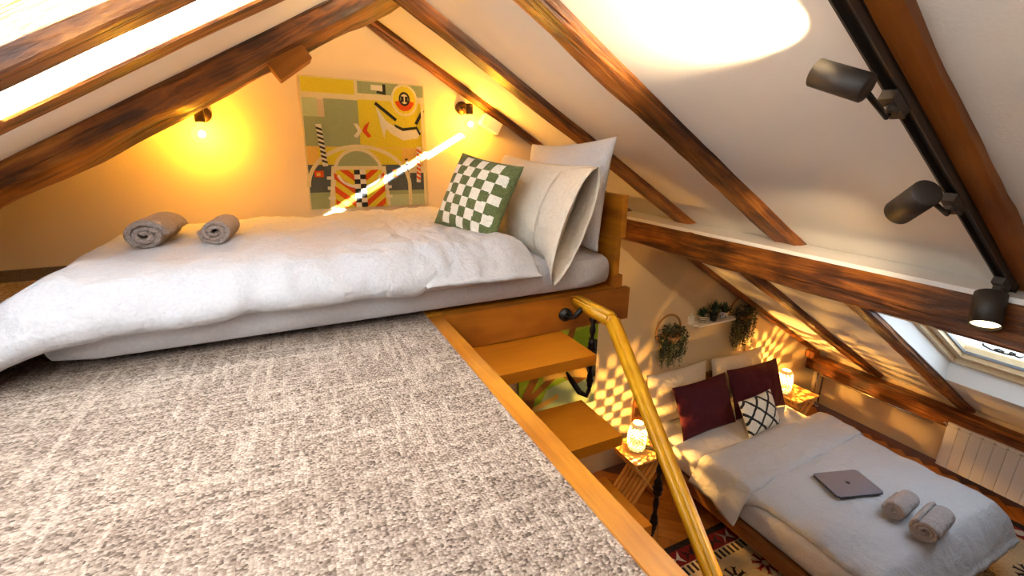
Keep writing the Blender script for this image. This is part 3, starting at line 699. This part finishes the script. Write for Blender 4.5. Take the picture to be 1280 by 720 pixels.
# arches
P += [('a_cream', arcband(.42, .82, .43, .33, .03, 0, PI)), ('a_cream', arcband(.405, .72, .205, .205, .03, 0, PI)), ('a_sage', ell(.405, .72, .178, .178, 0, PI)), ('a_cream', rect(.20, .66, .61, .69)),
      ('a_cream', [(.19, .66), (.225, .66), (.20, 1), (.15, 1)]), ('a_cream', [(.60, .66), (.632, .66), (.66, 1), (.63, 1)]), ('a_cream', rect(.82, .80, .85, .995)),
      ('a_yellow', [(.225, .69), (.595, .69), (.63, .995), (.19, .995)])]
def vclip(poly, lo, hi):
    for sgn, lim in ((1, lo), (-1, hi)):
        out = []
        for a, b in zip(poly, poly[1:] + poly[:1]):
            da, db = sgn * (a[1] - lim), sgn * (b[1] - lim)
            if da >= 0: out.append(a)
            if da * db < 0: t = da / (da - db); out.append((a[0] + (b[0] - a[0]) * t, a[1] + (b[1] - a[1]) * t))
        poly = out
        if len(poly) < 3: return None
    return poly
for k in range(6):
    v0 = .50 + .105 * k
    for xa, xb in ((.205, .372), (.615, .453)):
        pc = vclip([(xa, v0), (xb, v0 + .13), (xb, v0 + .182), (xa, v0 + .052)], .69, .995)
        if pc: P.append(('a_red', pc))
P.append(('a_white', arcband(.41, .70, .19, .14, .022, PI * 1.08, PI * 1.92)))
P.append(('a_white', rect(.365, .69, .46, .995)))
for r_i in range(8):
    for c_i in range(2):
        if (r_i + c_i) % 2 == 0: P.append(('a_black', rect(.365 + .0475 * c_i, .69 + .038 * r_i, .4125 + .0475 * c_i, .728 + .038 * r_i)))
for s_, cxx in ((-1, .175), (1, .645)):
    for k in range(3): P.append(('a_white', rect(cxx - .028, .74 + .08 * k, cxx + .028, .765 + .08 * k)))
P += [('a_red', rect(.055, .695, .125, .745)), ('a_orange', rect(.07, .71, .10, .735)), ('a_red', [(.68, .69), (.73, .69), (.705, .72)]), ('a_red', [(.68, .75), (.73, .75), (.705, .72)])]
pole(P, 'a_white', 'a_black', (.115, .345), (.145, .66), .042, 9); pole(P, 'a_white', 'a_red', (.93, .50), (.915, .80), .038, 8)
P.append(('a_cream', rect(.962, .10, .985, .995)))
o = layered(tp, 'woven_pattern', P, tM, .00008); o.data.transform(tpi)

# green picture low on the end wall under the loft
gpic = thing('green_picture', 'lime green canvas with brown ray shapes hanging behind the stair treads', 'picture', (1.87, 2.98, .80))
gi = Matrix.Translation((-1.87, -2.98, -.80)); gM = quad_map((1.495, 1.86), (2.235, 1.86), (2.235, .80), (1.495, .80), 2.974)
bm = bmn(); box(bm, 1.495, 2.235, 2.975, 2.998, .80, 1.86); bm.transform(gi); obj('canvas', bm, 'a_lime', gpic)
P = [('a_green', rect(0, 0, 1, .30)), ('a_lime2', rect(0, .30, 1, .72)), ('a_lime', [(0, .72), (1, .55), (1, .30), (.5, .35), (0, .5)]), ('a_pale', [(.35, .78), (1, .68), (1, 1), (.2, 1)]),
     ('a_brown', stroke((.05, .86), (.30, .50), .09)), ('a_brown', stroke((.05, .88), (.62, .58), .06)), ('a_orange', [(.30, .62), (.62, .56), (1, .62), (1, .78), (.60, .70), (.30, .70)]), ('a_brown', [(.55, .70), (.9, .76), (.72, .80)]),
     ('a_brown', stroke((.75, .05), (.60, .45), .08)), ('a_orange', stroke((.10, .95), (.5, .86), .05)), ('a_brown', [(.05, .80), (.2, .84), (.15, .95), (.02, .95)]), ('a_black', [(.88, .40), (1, .44), (1, .76), (.92, .78), (.86, .66)])]
o = layered(gpic, 'painted_shapes', P, gM, .0002); o.data.transform(gi)

# ---------------------------------------------------------------- wall bulbs
def sconce(x, z, label, bx, bz):
    t = thing('wall_lamp', label, 'wall lamp', (x, 3.0, z), 'bare bulb wall lamps')
    bm = bmn(); lathe(bm, [(.040, 0), (.040, .012), (.036, .018), (.014, .022)], 20, axes((0, -.0, 0), (1, 0, 0), (0, 0, 1), (0, -1, 0))); obj('wall_plate', bm, 'bronze', t, True)
    bm = bmn(); tube(bm, [(0, -.015, 0), (0, -.07, 0), (bx * .6, -.095, bz * .0 - .005)], .010, 8); obj('arm', bm, 'bronze', t, True)
    bm = bmn(); lathe(bm, [(.014, .03), (.023, .028), (.024, -.03), (.021, -.034)], 14, Matrix.Translation((bx * .7, -.10, -.008))); obj('socket', bm, 'bronze', t, True)
    bm = bmn(); c = Vector((bx, -.10, bz)); prof = []
    for k in range(15):
        a = -PI / 2 + PI * .88 * k / 14; prof.append((max(.002, .046 * math.cos(a)), .046 * math.sin(a)))
    prof.append((.015, .062)); lathe(bm, prof, 20, Matrix.Translation(c)); b = obj('bulb', bm, 'bulbglow', t, True)
    bm = bmn(); bmesh.ops.create_uvsphere(bm, u_segments=12, v_segments=8, radius=.017); bm.transform(Matrix.Translation(c)); obj('filament', bm, 'filament', b, True)
    l = bpy.data.lights.new('bulb_light', 'POINT'); l.energy = 16; l.color = (1, .47, .015); l.shadow_soft_size = .03
    lo = bpy.data.objects.new('bulb_light', l); C.objects.link(lo); lo.location = Vector((x, 3.0, z)) + c + Vector((0, -.0, -.0)); return t
sconce(-.335, 3.118, 'bronze wall lamp with glowing bare bulb beneath the massive sloping beam', -.008, -.098)
sconce(1.075, 3.195, 'bronze wall lamp with glowing bare bulb beside the small pale box', .025, -.098)
# small pale box on the wall under the slim rafter
bm = bmn(); box(bm, -.065, .065, -.05, .05, -.035, .035); o = obj('wall_box', bm, 'whitep', bevel=.004)
o.matrix_world = axes((1.245, 2.945, 3.100), Vector((.87, 0, -.49)), (0, 1, 0)); tag(o, 'small pale box fixed under the slim rafter beside a wall bulb', 'box')

# ---------------------------------------------------------------- spotlight track
tr_x0, tr_x1 = .62, 2.33
tk = thing('light_track', 'long black lighting track fixed along the smooth brown rafter', 'light track', (tr_x0, .675, zr(tr_x0)))
ti = Matrix.Translation((-tr_x0, -.675, -zr(tr_x0)))
dr = Vector((1, 0, -TR)).normalized(); nrm = Vector((-TR, 0, -1)).normalized()
def onr(x, off=0): return Vector((x, .675, zr(x))) + nrm * off
bm = bmn(); bar(bm, onr(tr_x0, .004), onr(tr_x1, .004), .036, .008, nrm)
for sgn in (-1, 1): bar(bm, onr(tr_x0, .016) + Vector((0, sgn * .0155, 0)), onr(tr_x1, .016) + Vector((0, sgn * .0155, 0)), .005, .024, nrm)
bm.transform(ti); obj('rail_profile', bm, 'track', tk)
bm = bmn(); bar(bm, onr(tr_x0 + .01, .012), onr(tr_x1 - .01, .012), .010, .006, nrm); bm.transform(ti); obj('conductor_insert', bm, 'black', tk)
bm = bmn(); bar(bm, onr(tr_x1, .015), onr(tr_x1 + .012, .015), .040, .030, nrm); bm.transform(ti); obj('end_cap', bm, 'black', tk)
def spot(xt, tail, front, label, power, lit, rad=.033, cone=60, tweak=(0, 0, 0)):
    t = thing('track_spotlight', label, 'spotlight', onr(xt, .03), 'black cylinder spotlights on the track')
    ii = Matrix.Translation(-t.location); tail, front = Vector(tail), Vector(front); d_ = (front - tail).normalized()
    bm = bmn(); bar(bm, onr(xt - .035, .041), onr(xt + .035, .041), .032, .024, nrm); lathe(bm, [(.017, 0), (.017, .02)], 14, axes(onr(xt, .046), dr, (0, 1, 0), nrm)); bm.transform(ii); obj('adapter', bm, 'track', t, bevel=.002)
    bm = bmn(); tube(bm, [onr(xt, .055), onr(xt, .075), tail + d_ * .012], .0065, 8); bm.transform(ii); obj('swivel_arm', bm, 'black', t, True)
    L = (front - tail).length; s = d_.cross(Vector((0, 0, 1))).normalized(); u = s.cross(d_)
    M = axes(tail, s, u, d_) if s.cross(u).dot(d_) > 0 else axes(tail, u, s, d_)
    bm = bmn(); lathe(bm, [(.004, 0), (rad - .003, 0), (rad, .003), (rad, L), (rad - .003, L), (rad - .004, L - .02), (.004, L - .022)], 28, M); bm.transform(ii); ob = obj('cylinder_body', bm, 'blacksoft', t)
    for p in ob.data.polygons: p.use_smooth = True
    bm = bmn(); lathe(bm, [(.002, L - .014), (rad - .005, L - .014), (rad - .005, L - .010), (.002, L - .010)], 24, M); bm.transform(ii); obj('lens', bm, 'lens' if lit else 'lens_dim', t)
    l = bpy.data.lights.new('spot_beam', 'SPOT'); l.energy = power; l.color = (1, .74, .42); l.spot_size = math.radians(cone); l.spot_blend = .9; l.shadow_soft_size = .015
    lo = bpy.data.objects.new('spot_beam', l); C.objects.link(lo); lo.location = front + d_ * .01; lo.rotation_euler = (d_ + Vector(tweak)).to_track_quat('-Z', 'Y').to_euler()
    return t
spot(1.345, (1.172, .655, 3.098), (1.150, .765, 3.142), 'black spotlight tilted up at the bright patch on the ceiling', 75, False, .031, 80, (-.05, .05, .25))
spot(1.76, (1.50, .64, 2.865), (1.557, .72, 2.800), 'black spotlight in the middle of the track, aimed down towards the loft bed', 30, False, .037, 75)
spot(2.265, (2.235, .69, 2.475), (2.165, .658, 2.375), 'black spotlight with glowing lens hanging at the lower end of the track', 40, True, .045, 95)

# ---------------------------------------------------------------- lower room: bed
BX0, BX1, BY0, BY1 = 2.72, 4.34, .86, 2.95
bd = thing('lower_bed', 'double bed with low wooden frame standing on the patterned rug', 'bed', (3.53, 1.9, 0)); bi = Matrix.Translation((-3.53, -1.9, 0))
def bpart(nm, mat, *b, bev=.004):
    bm = bmn(); box(bm, *b); bm.transform(bi); return obj(nm, bm, mat, bd, bevel=bev)
bpart('side_rail', 'bedwood', BX0, BX0 + .035, BY0 + .005, BY1, .20, .30); bpart('side_rail', 'bedwood', BX1 - .035, BX1, BY0 + .005, BY1, .20, .30)
bpart('foot_rail', 'bedwood', BX0, BX1, BY0 - .03, BY0, .20, .30); bpart('headboard', 'bedwood', BX0 - .02, BX1 + .02, BY1 + .002, BY1 + .035, .012, .78)
bpart('slat_base', 'bedwood', BX0 + .04, BX1 - .04, BY0 + .02, BY1, .255, .275)
for x in (BX0 + .02, BX1 - .08):
    for y in (BY0 + .02, BY1 - .08): bpart('leg', 'bedwood', x, x + .06, y, y + .06, .012, .20)
mt2 = puff_box('mattress', 'sheet', BX0 + .05, BX1 - .05, BY0 + .05, BY1 - .01, .278, .50, None, .06); tag(mt2, 'thick white mattress on the low wooden bed frame', 'mattress')
def zd2(x, y):
    z = .512
    e = 0
    for d_, m in ((2.80 - x, 1), (x - 4.27, 1), (.98 - y, 1)):
        if d_ > 0: e = max(e, min(1, d_ / .16))
    z -= .20 * e ** 1.6
    return z + .010 * nz(x, y, 4, 2)
def duv2(u, v):
    y = .80 + (v + 1) / 2 * (2.20 - .80); k = min(1, max(0, (y - 1.62) / .3)); x0 = 2.80 - .13 * k * k * (3 - 2 * k); x = x0 + (u + 1) / 2 * (4.38 - x0)
    y += .03 * nz(x, 0, 3, 3) * (v > .5); x += .02 * nz(0, y, 7, 4) * abs(u)
    if v > .75 and u < -.8: x += 0
    return x, y
dv2 = thing('lower_duvet', 'white duvet spread over the lower double bed, its top end turned back', 'duvet', (3.53, 1.5, .51)); d2 = Matrix.Translation((-3.53, -1.5, -.51))
o = slabcloth('duvet_body', 'linen', dv2, 0, 0, 0, 0, zd2, .066, .05, 120, 100, 8, .021, 5.0, 21, duv2, .55, 1, bed_top(BX0 + .05, BX1 - .05, BY0 + .05, BY1 - .01, .50, .06))
o.data.transform(d2)
def fold2(u, v):
    y0 = 1.80 + .05 * u; y1 = 2.21; y = y0 + (v + 1) / 2 * (y1 - y0); x0 = 2.655 - .03 * (v < 0) * (-v); x = x0 + (u + 1) / 2 * (4.385 - x0)
    return x, y + .012 * nz(x, 0, 3, 5)
o = slabcloth('turned_back_end', 'linen', dv2, 0, 0, 0, 0, lambda x, y: zd2(x, y) + .064 - .04 * max(0, min(1, (2.80 - x) / .14)), .030, .03, 110, 44, 6, .016, 6, 27, fold2, .6, 1.2); o.data.transform(d2)
# pillows of the lower bed (lean on the wall; local X=+x, local Y up)
def pil2(nm, lab, mat, a, b, T, o, tilt, yaw=0, seed=0, roll=0):
    X = Vector((math.cos(roll), math.sin(yaw), math.sin(roll))); Y = Vector((0, math.sin(tilt), math.cos(tilt)))
    return pillow(nm, lab, mat, a, b, T, o, X, Y, seed=seed, pinch=.06)
pil2('pillow', 'cream pillow against the wall behind the maroon pillow by the stair lamp', 'cream', .74, .50, .15, (3.10, 2.83, .745), .20, seed=31)
pil2('pillow', 'cream pillow against the wall behind the maroon pillow by the corner lamp', 'cream', .74, .50, .15, (3.90, 2.83, .745), .20, seed=33)
pil2('pillow', 'maroon pillow on the lower bed, on the side near the stair', 'maroon', .68, .47, .17, (3.20, 2.60, .716), .42, .03, 35)
pil2('pillow', 'maroon pillow on the lower bed, beside the corner lamp', 'maroon', .68, .47, .17, (3.90, 2.61, .722), .40, -.03, 37)
def lattice(u, v, z):
    if z < -.004: return 0
    for k in (-2, -1, 0, 1, 2):
        for s in (1, -1):
            d_ = abs((u * 1.25 + s * v * .95 + k * .92 + .04 * nz(u, v, s, 3)))
            if d_ < .085: return 1
    return 0
cushion_pattern('lattice_cushion', 'ivory cushion with black diamond lattice in front of the maroon pillows', .45, .32, .12, (3.61, 2.345, .675), (1, .05, .03), (.03, .48, .88), lattice, ['ivory_knit', 'black_knit'], 96, 4)
# laptop
lp = thing('laptop', 'closed dark grey laptop lying on the lower duvet', 'laptop', (3.47, 1.50, .592)); ax_ = Vector((.357, -.118, 0)).normalized(); ay_ = Vector((.118, .357, 0)).normalized()
lp.rotation_euler = (0, 0, math.atan2(ax_.y, ax_.x))
def lbox(nm, mat, a, b, z0, z1, r):
    bm = bmn(); box(bm, -a / 2, a / 2, -b / 2, b / 2, z0, z1); ve = [e for e in bm.edges if abs(e.verts[0].co.z - e.verts[1].co.z) > 1e-5]
    bmesh.ops.bevel(bm, geom=ve, offset=r, segments=4, affect='EDGES'); return obj(nm, bm, mat, lp)
lbox('base', 'laptopdark', .365, .25, 0, .009, .012); lid = lbox('lid', 'laptop', .365, .25, .010, .016, .012)
bm = bmn(); vs_ = [bm.verts.new((.014 * math.cos(a) * (1 + .12 * math.cos(2 * a)), .016 * math.sin(a) - (.0 if math.sin(a) < .9 else .004), .0166)) for a in [2 * PI * k / 20 for k in range(20)]]; bm.faces.new(vs_)
l2 = [bm.verts.new(p) for p in [(.001, .018, .0166), (.007, .021, .0166), (.006, .026, .0166), (.0, .023, .0166)]]; bm.faces.new(l2); obj('emblem', bm, 'black', lid)
towel_roll('rolled_towel', 'smaller pale rolled towel lying on the lower duvet beside the laptop', 'towel_light', .074, .235, (3.52, 1.19, .650), (1, .10, 0), 2.8, .9, start=1.2)
towel_roll('rolled_towel', 'bigger pale rolled towel lying towards the foot of the lower bed', 'towel_light', .088, .29, (3.50, 1.005, .662), (1, .12, 0), 2.8, .9, start=2.2)

# ---------------------------------------------------------------- nightstands and lamps
def nightstand(cx, cy_, label):
    t = thing('nightstand', label, 'nightstand', (cx, cy_, 0)); h = .49; hw = .17
    bm = bmn(); box(bm, -hw, hw, -hw, hw, h - .016, h); obj('table_top', bm, 'bamboo', t, bevel=.003)
    for s in (1, -1):
        n = 7
        for k in range(n):
            y = -hw + .025 + (2 * hw - .05) * (k + (.0 if s == 1 else .5)) / n
            bm = bmn(); bar(bm, (s * (hw - .015), y, h - .017), (-s * (hw + .01), y, .012), .024, .016); obj('slat', bm, 'bamboo', t)
        for z in (.06, .42):
            f = (h - .017 - z) / (h - .029); x = s * (hw - .015) + (-s * (hw + .01) - s * (hw - .015)) * f
            bm = bmn(); box(bm, x - .008, x + .008, -hw + .01, hw - .01, z - .025, z - .009); obj('crossbar', bm, 'bamboo', t)
    return t
nightstand(2.455, 2.60, 'folding slatted bamboo nightstand between the stair and the lower bed')
nightstand(4.58, 2.66, 'folding slatted bamboo nightstand in the corner by the heating pipes')
def lamp(cx, cy_, label, power):
    t = thing('table_lamp', label, 'table lamp', (cx, cy_, .491), 'pierced white lamps')
    prof = [(.060, 0), (.070, .02), (.076, .05), (.078, .085), (.078, .12), (.077, .155), (.074, .19), (.067, .22), (.056, .247), (.044, .262)]
    rows = 17; seg = 26; bm = bmn(); zz = [i / rows * .262 for i in range(rows + 1)]
    def rad(z):
        for (r0, z0), (r1, z1) in zip(prof, prof[1:]):
            if z0 <= z <= z1 + 1e-9: return r0 + (r1 - r0) * (z - z0) / (z1 - z0)
        return .044
    ring = lathe(bm, [(rad(z), z) for z in zz], seg, capb=False, capt=False)
    bm.faces.ensure_lookup_table(); dele = []
    for idx, f in enumerate(list(bm.faces)):
        i, k = divmod(idx, seg)
        if 1 <= i <= rows - 3 and (k + i) % 2 == 0: dele.append(f)
    r_in = bmesh.ops.inset_individual(bm, faces=dele, thickness=.0020)
    bmesh.ops.delete(bm, geom=dele, context='FACES')
    ob = obj('pierced_shade', bm, 'porcelain', t, True); sm = ob.modifiers.new('thick', 'SOLIDIFY'); sm.thickness = .003; sm.offset = -1
    bm = bmn(); lathe(bm, [(.058, 0), (.058, .006), (.02, .01), (.014, .05), (.014, .09)], 20); obj('lamp_base', bm, 'whitep', t)
    bm = bmn(); bmesh.ops.create_uvsphere(bm, u_segments=12, v_segments=8, radius=.018); bm.transform(Matrix.Translation((0, 0, .115))); obj('bulb', bm, 'lampbulb', t, True)
    l = bpy.data.lights.new('lamp_light', 'POINT'); l.energy = power; l.color = (1, .50, .10); l.shadow_soft_size = .004
    lo = bpy.data.objects.new('lamp_light', l); C.objects.link(lo); lo.location = (cx, cy_, .491 + .14)
lamp(2.43, 2.60, 'lit pierced white lamp on the nightstand below the stair', 22)
lamp(4.46, 2.70, 'lit pierced white lamp on the corner nightstand behind maroon pillow', 22)
bm = bmn(); box(bm, -.065, .065, -.018, .018, 0, .016); o = obj('remote_control', bm, 'remote', bevel=.004); o.location = (2.545, 2.545, .4905); o.rotation_euler = (0, 0, -1.0); tag(o, 'small dark remote control lying beside the pierced lamp', 'remote control')

# ---------------------------------------------------------------- rug
for k, v in {'r_cream': (.62, .48, .30), 'r_red': (.26, .012, .014), 'r_black': (.022, .012, .012), 'r_white': (.74, .66, .52), 'r_tan': (.55, .33, .14)}.items(): fabric(k, tuple(t * .8 for t in v), v, 180, 1, .6, 60)
RX0, RX1, RY0, RY1 = 2.22, 5.12, -.10, 2.04
rg = thing('kilim_rug', 'red, black and cream kilim rug with geometric motifs under the lower bed', 'rug', (3.67, .97, 0)); ri = Matrix.Translation((-3.67, -.97, 0))
bm = bmn(); box(bm, RX0, RX1, RY0, RY1, .001, .008); bm.transform(ri); obj('woven_base', bm, 'r_cream', rg)
def rM(x, y, off): return Vector((x, y, .008 + off))
P = []
def band(y_top):    # border band across the rug, y downward from y_top
    P.append(('r_black', [(RX0, y_top), (RX0, y_top - .05), (RX1, y_top - .05), (RX1, y_top)])); P.append(('r_red', [(RX0, y_top - .05), (RX0, y_top - .175), (RX1, y_top - .175), (RX1, y_top - .05)]))
    x = RX0 + .02; k = 0
    while x < RX1 - .14:
        c = 'r_white' if k % 2 == 0 else 'r_black'
        P.append((c, [(x, y_top - .055), (x + .06, y_top - .115), (x, y_top - .165), (x + .03, y_top - .115)])); P.append((c, [(x + .12, y_top - .055), (x + .06, y_top - .115), (x + .12, y_top - .165), (x + .10, y_top - .115)]))
        x += .13; k += 1
    x = RX0 + .015
    while x < RX1 - .03:
        P.append(('r_black', [(x, y_top - .185), (x, y_top - .255), (x + .022, y_top - .255), (x + .022, y_top - .185)])); x += .046
band(RY1)
P.append(('r_red', [(RX1 - .20, RY0), (RX1 - .02, RY0), (RX1 - .02, RY1 - .26), (RX1 - .20, RY1 - .26)]))
P.append(('r_black', [(RX1 - .07, RY0), (RX1 - .0, RY0), (RX1 - .0, RY1 - .26), (RX1 - .07, RY1 - .26)]))
def star(cx, cy_, r, c):
    for k in range(8):
        a = k * PI / 4 + .2; d_ = Vector((math.cos(a), math.sin(a))); n = Vector((-d_.y, d_.x)); c0 = Vector((cx, cy_))
        q = [c0 + d_ * r * .25 - n * r * .12, c0 + d_ * r * .8 - n * r * .10, c0 + d_ * r - n * r * .22, c0 + d_ * r * .92, c0 + d_ * r + n * r * .22, c0 + d_ * r * .8 + n * r * .10, c0 + d_ * r * .25 + n * r * .12]
        P.append((c, [tuple(p) for p in q]))
for i in range(9):
    for j in range(5):
        x = RX0 + .36 + .30 * i; y = RY1 - .42 - .30 * j
        if x < RX1 - .28: star(x + (.15 if j % 2 else 0), y, .10, ('r_black', 'r_red', 'r_tan')[(i + j) % 3 if (i + j) % 3 != 2 else 0])
for j in range(6):
    y = RY1 - .45 - .22 * j
    P.append(('r_white', [(RX1 - .18, y), (RX1 - .135, y + .05), (RX1 - .09, y), (RX1 - .135, y - .05)])); P.append(('r_red', [(RX0 + .16, y), (RX0 + .21, y + .04), (RX0 + .26, y), (RX0 + .21, y - .04)]))
o = layered(rg, 'woven_motifs', P, rM, .00001); o.data.transform(ri)

# ---------------------------------------------------------------- radiator, pipes
rd = thing('radiator', 'cream sectional radiator below the low dark timber on the knee wall', 'radiator', (5.33, 1.1, .08)); rdi = Matrix.Translation((-5.33, -1.1, -.08))
for k in range(12):
    y1 = 1.635 - .083 * k; y0 = y1 - .080
    bm = bmn(); box(bm, 5.275, 5.292, y0, y1, .085, .505); box(bm, 5.292, 5.365, y0 + .03, y1 - .03, .10, .52)
    hexa(bm, [(5.275, y0, .515), (5.365, y0, .535), (5.365, y1, .535), (5.275, y1, .515), (5.283, y0, .53), (5.36, y0, .548), (5.36, y1, .548), (5.283, y1, .53)])
    box(bm, 5.283, 5.292, y0 + .012, y1 - .012, .50, .516)
    bm.transform(rdi); obj('section', bm, 'radiator', rd, bevel=.0025)
bm = bmn(); tube(bm, [(5.33, 1.637, .50), (5.33, .63, .50)], .02, 10); tube(bm, [(5.33, 1.637, .12), (5.33, .63, .12)], .02, 10); bm.transform(rdi); obj('header_pipe', bm, 'radiator', rd)
bm = bmn(); tube(bm, [(5.33, 1.638, .50), (5.33, 1.70, .50)], .014, 10); tube(bm, [(5.33, 1.66, .50), (5.29, 1.66, .50)], .016, 10); bm.transform(rdi); obj('valve', bm, 'chrome', rd, True)
for k, (y, nm) in enumerate(((2.895, 'a'), (2.835, 'b'))):
    t = thing('heating_pipe', ('copper-toned heating pipe rising in the corner, close to the end wall', 'copper-toned heating pipe rising in the corner and turning along the low timber')[k], 'pipe', (5.40, y, 0)); ii = Matrix.Translation((-5.40, -y, 0))
    bm = bmn(); pts = [(5.40, y, 0.002), (5.40, y, .44)]
    if k == 1: pts += [(5.33, y, .455), (5.287, y - .03, .46), (5.285, 2.2, .46), (5.285, 1.74, .462)]
    tube(bm, pts, .010, 8); bm.transform(ii); obj('tube', bm, 'chrome', t, True)
    bm = bmn(); lathe(bm, [(.022, .0), (.022, .012), (.011, .02)], 14, Matrix.Translation((5.40, y, .002))); bm.transform(ii); obj('floor_collar', bm, 'chrome', t, True)
for k, y in enumerate((2.93, 2.90)):
    bm = bmn(); tube(bm, [(5.22 - .02 * k, y, .003), (5.23 - .02 * k, y - .0, .05), (5.27 - .02 * k, y + .03, .14)], .008, 7); o = obj('white_cable', bm, 'whitep', None, True); tag(o, ('short white cable curving up from the floor, close to the end wall', 'short white cable curving up from the floor, on the nightstand side')[k], 'cable')

# ---------------------------------------------------------------- shelf and plants on the end wall
sh = thing('wall_shelf', 'narrow white rounded shelf with small pots on the end wall', 'shelf', (3.55, 3.0, 1.36)); si = Matrix.Translation((-3.55, -3.0, -1.36))
bm = bmn(); box(bm, 3.29, 3.86, 2.89, 3.0, 1.345, 1.362); ve = [e for e in bm.edges if abs(e.verts[0].co.z - e.verts[1].co.z) > 1e-5 and e.verts[0].co.y < 2.95]
bmesh.ops.bevel(bm, geom=ve, offset=.04, segments=5, affect='EDGES'); bm.transform(si); obj('shelf_board', bm, 'whitep', sh)
bm = bmn(); box(bm, 3.29, 3.36, 2.985, 3.0, 1.33, 1.46); ve = [e for e in bm.edges if abs(e.verts[0].co.y - e.verts[1].co.y) > 1e-5]
bmesh.ops.bevel(bm, geom=ve, offset=.03, segments=4, affect='EDGES'); bm.transform(si); obj('end_plate', bm, 'whitep', sh)
def spiky(bm, c, n, h, r, seed):
    rnd = random.Random(seed)
    for k in range(n):
        a = 2 * PI * k / n * 2.4 + rnd.random(); e = rnd.uniform(.25, 1.0); d_ = Vector((math.cos(a) * (1 - e) * 1.2, math.sin(a) * (1 - e) * 1.2, e)).normalized()
        L = h * rnd.uniform(.7, 1.1); b = Vector(c); s = d_.cross(Vector((0, 0, 1)))
        s = (s.normalized() if s.length > .01 else Vector((1, 0, 0))) * r
        p0, p1, p2, p3 = b - s * .5, b + s * .5, b + d_ * L * .5 + s, b + d_ * L * .5 - s; tip = b + d_ * L
        v = [bm.verts.new(p) for p in (p0, p1, p2, tip, p3)]; bm.faces.new(v)
        v = [bm.verts.new(p + Vector((0, -.003, .002))) for p in (p3, tip, p2, p1, p0)]; bm.faces.new(v)
for k, (x, lab, pm, hh) in enumerate(((3.42, 'small succulent in white striped pot on the wall shelf', 'pot', .10), (3.565, 'taller succulent in dark pot on the wall shelf', 'potdark', .15), (3.71, 'small succulent in white spotted pot on the wall shelf', 'pot', .11))):
    t = thing('potted_succulent', lab, 'plant', (x, 2.945, 1.3625))
    bm = bmn(); lathe(bm, [(.030, 0), (.040, .07), (.036, .07), (.034, .06)], 18); pt = obj('pot', bm, pm, t, True)
    bm = bmn(); lathe(bm, [(.002, .058), (.034, .058), (.034, .062), (.002, .062)], 14); obj('soil', bm, 'soil', t)
    bm = bmn(); spiky(bm, (0, 0, .06), 26 if k != 1 else 34, hh, .012, k); obj('leaves', bm, 'leaf', t)
    if k == 0:
        for z in (.018, .036, .054):
            bm = bmn(); r = .030 + .01 * z / .07 + .0006; lathe(bm, [(r, z - .004), (r + .001, z + .004)], 18, capb=False, capt=False); obj('stripe', bm, 'potdark', pt)
    if k == 2:
        for a in range(8):
            an = a * PI / 4 + .3; z = .025 if a % 2 else .048; r = .030 + .01 * z / .07 + .001; bm = bmn(); lathe(bm, [(.001, 0), (.007, 0), (.007, .001), (.001, .001)], 10, axes((r * math.cos(an), r * math.sin(an), z), (-math.sin(an), math.cos(an), 0), (0, 0, 1), (math.cos(an), math.sin(an), 0))); obj('spot', bm, 'potdark', pt)
def hanging(cx, cz, R, lab, drops, seed):
    rnd = random.Random(seed); t = thing('hanging_plant', lab, 'plant', (cx, 2.97, cz))
    bm = bmn(); tube(bm, [(R * math.cos(2 * PI * k / 28), 0, R * math.sin(2 * PI * k / 28)) for k in range(29)], .009, 6, False); obj('hoop', bm, 'rattan', t, True)
    bm = bmn(); lathe(bm, [(R * .35, -.05), (R * .62, .03), (R * .55, .03)], 16, Matrix.Translation((0, -.04, -R * .45))); obj('basket', bm, 'rattan', t, True)
    for nm, mt_, cnt_ in (('foliage', 'leaf2', 1.0), ('dark_foliage', 'leafdark', 1.3)):
        bm = bmn()
        def leafq(p, s):
            a = Vector((rnd.uniform(-1, 1), rnd.uniform(-.6, .2), rnd.uniform(-1, 1))).normalized(); b = a.cross(Vector((rnd.uniform(-1, 1), rnd.uniform(-1, 1), rnd.uniform(-1, 1)))).normalized()
            v = [bm.verts.new(p + q) for q in (a * s, b * s * .55, -a * s, -b * s * .55)]; bm.faces.new(v)
        for k in range(int(330 * cnt_)):
            a = rnd.uniform(0, 2 * PI); rr = R * 1.05 * math.sqrt(rnd.random()); x = rr * math.cos(a); z = rr * .72 * math.sin(a) - R * .25
            leafq(Vector((x, rnd.uniform(-.12, -.005), z)), rnd.uniform(.008, .017))
        for k in range(int(40 * cnt_)):
            x0 = rnd.uniform(-R * .95, R * .95); Ln = rnd.uniform(.5, 1) * drops * (1 - .25 * abs(x0) / R if rnd.random() < .6 else 1); y0 = rnd.uniform(-.11, -.015); n = int(Ln / .010)
            for i in range(n):
                zz = -R * .5 - Ln * i / n; leafq(Vector((x0 + .015 * nz(zz * 6, k, seed) + rnd.uniform(-.008, .008), y0 + rnd.uniform(-.006, .006), zz)), rnd.uniform(.006, .012))
        obj(nm, bm, mt_, t)
hanging(3.03, 1.35, .145, 'bushy trailing plant on a rattan hoop, between the stair and the shelf', .28, 5)
hanging(3.96, 1.40, .140, 'trailing plant on a rattan hoop under the slim rafter, beyond the shelf', .37, 9)

# socket below the stair, on the end wall
bm = bmn(); box(bm, 2.02, 2.10, 2.988, 3.0, .33, .41); o = obj('wall_socket', bm, 'whitep', bevel=.006); tag(o, 'square white wall socket low on the end wall behind the treads', 'socket')
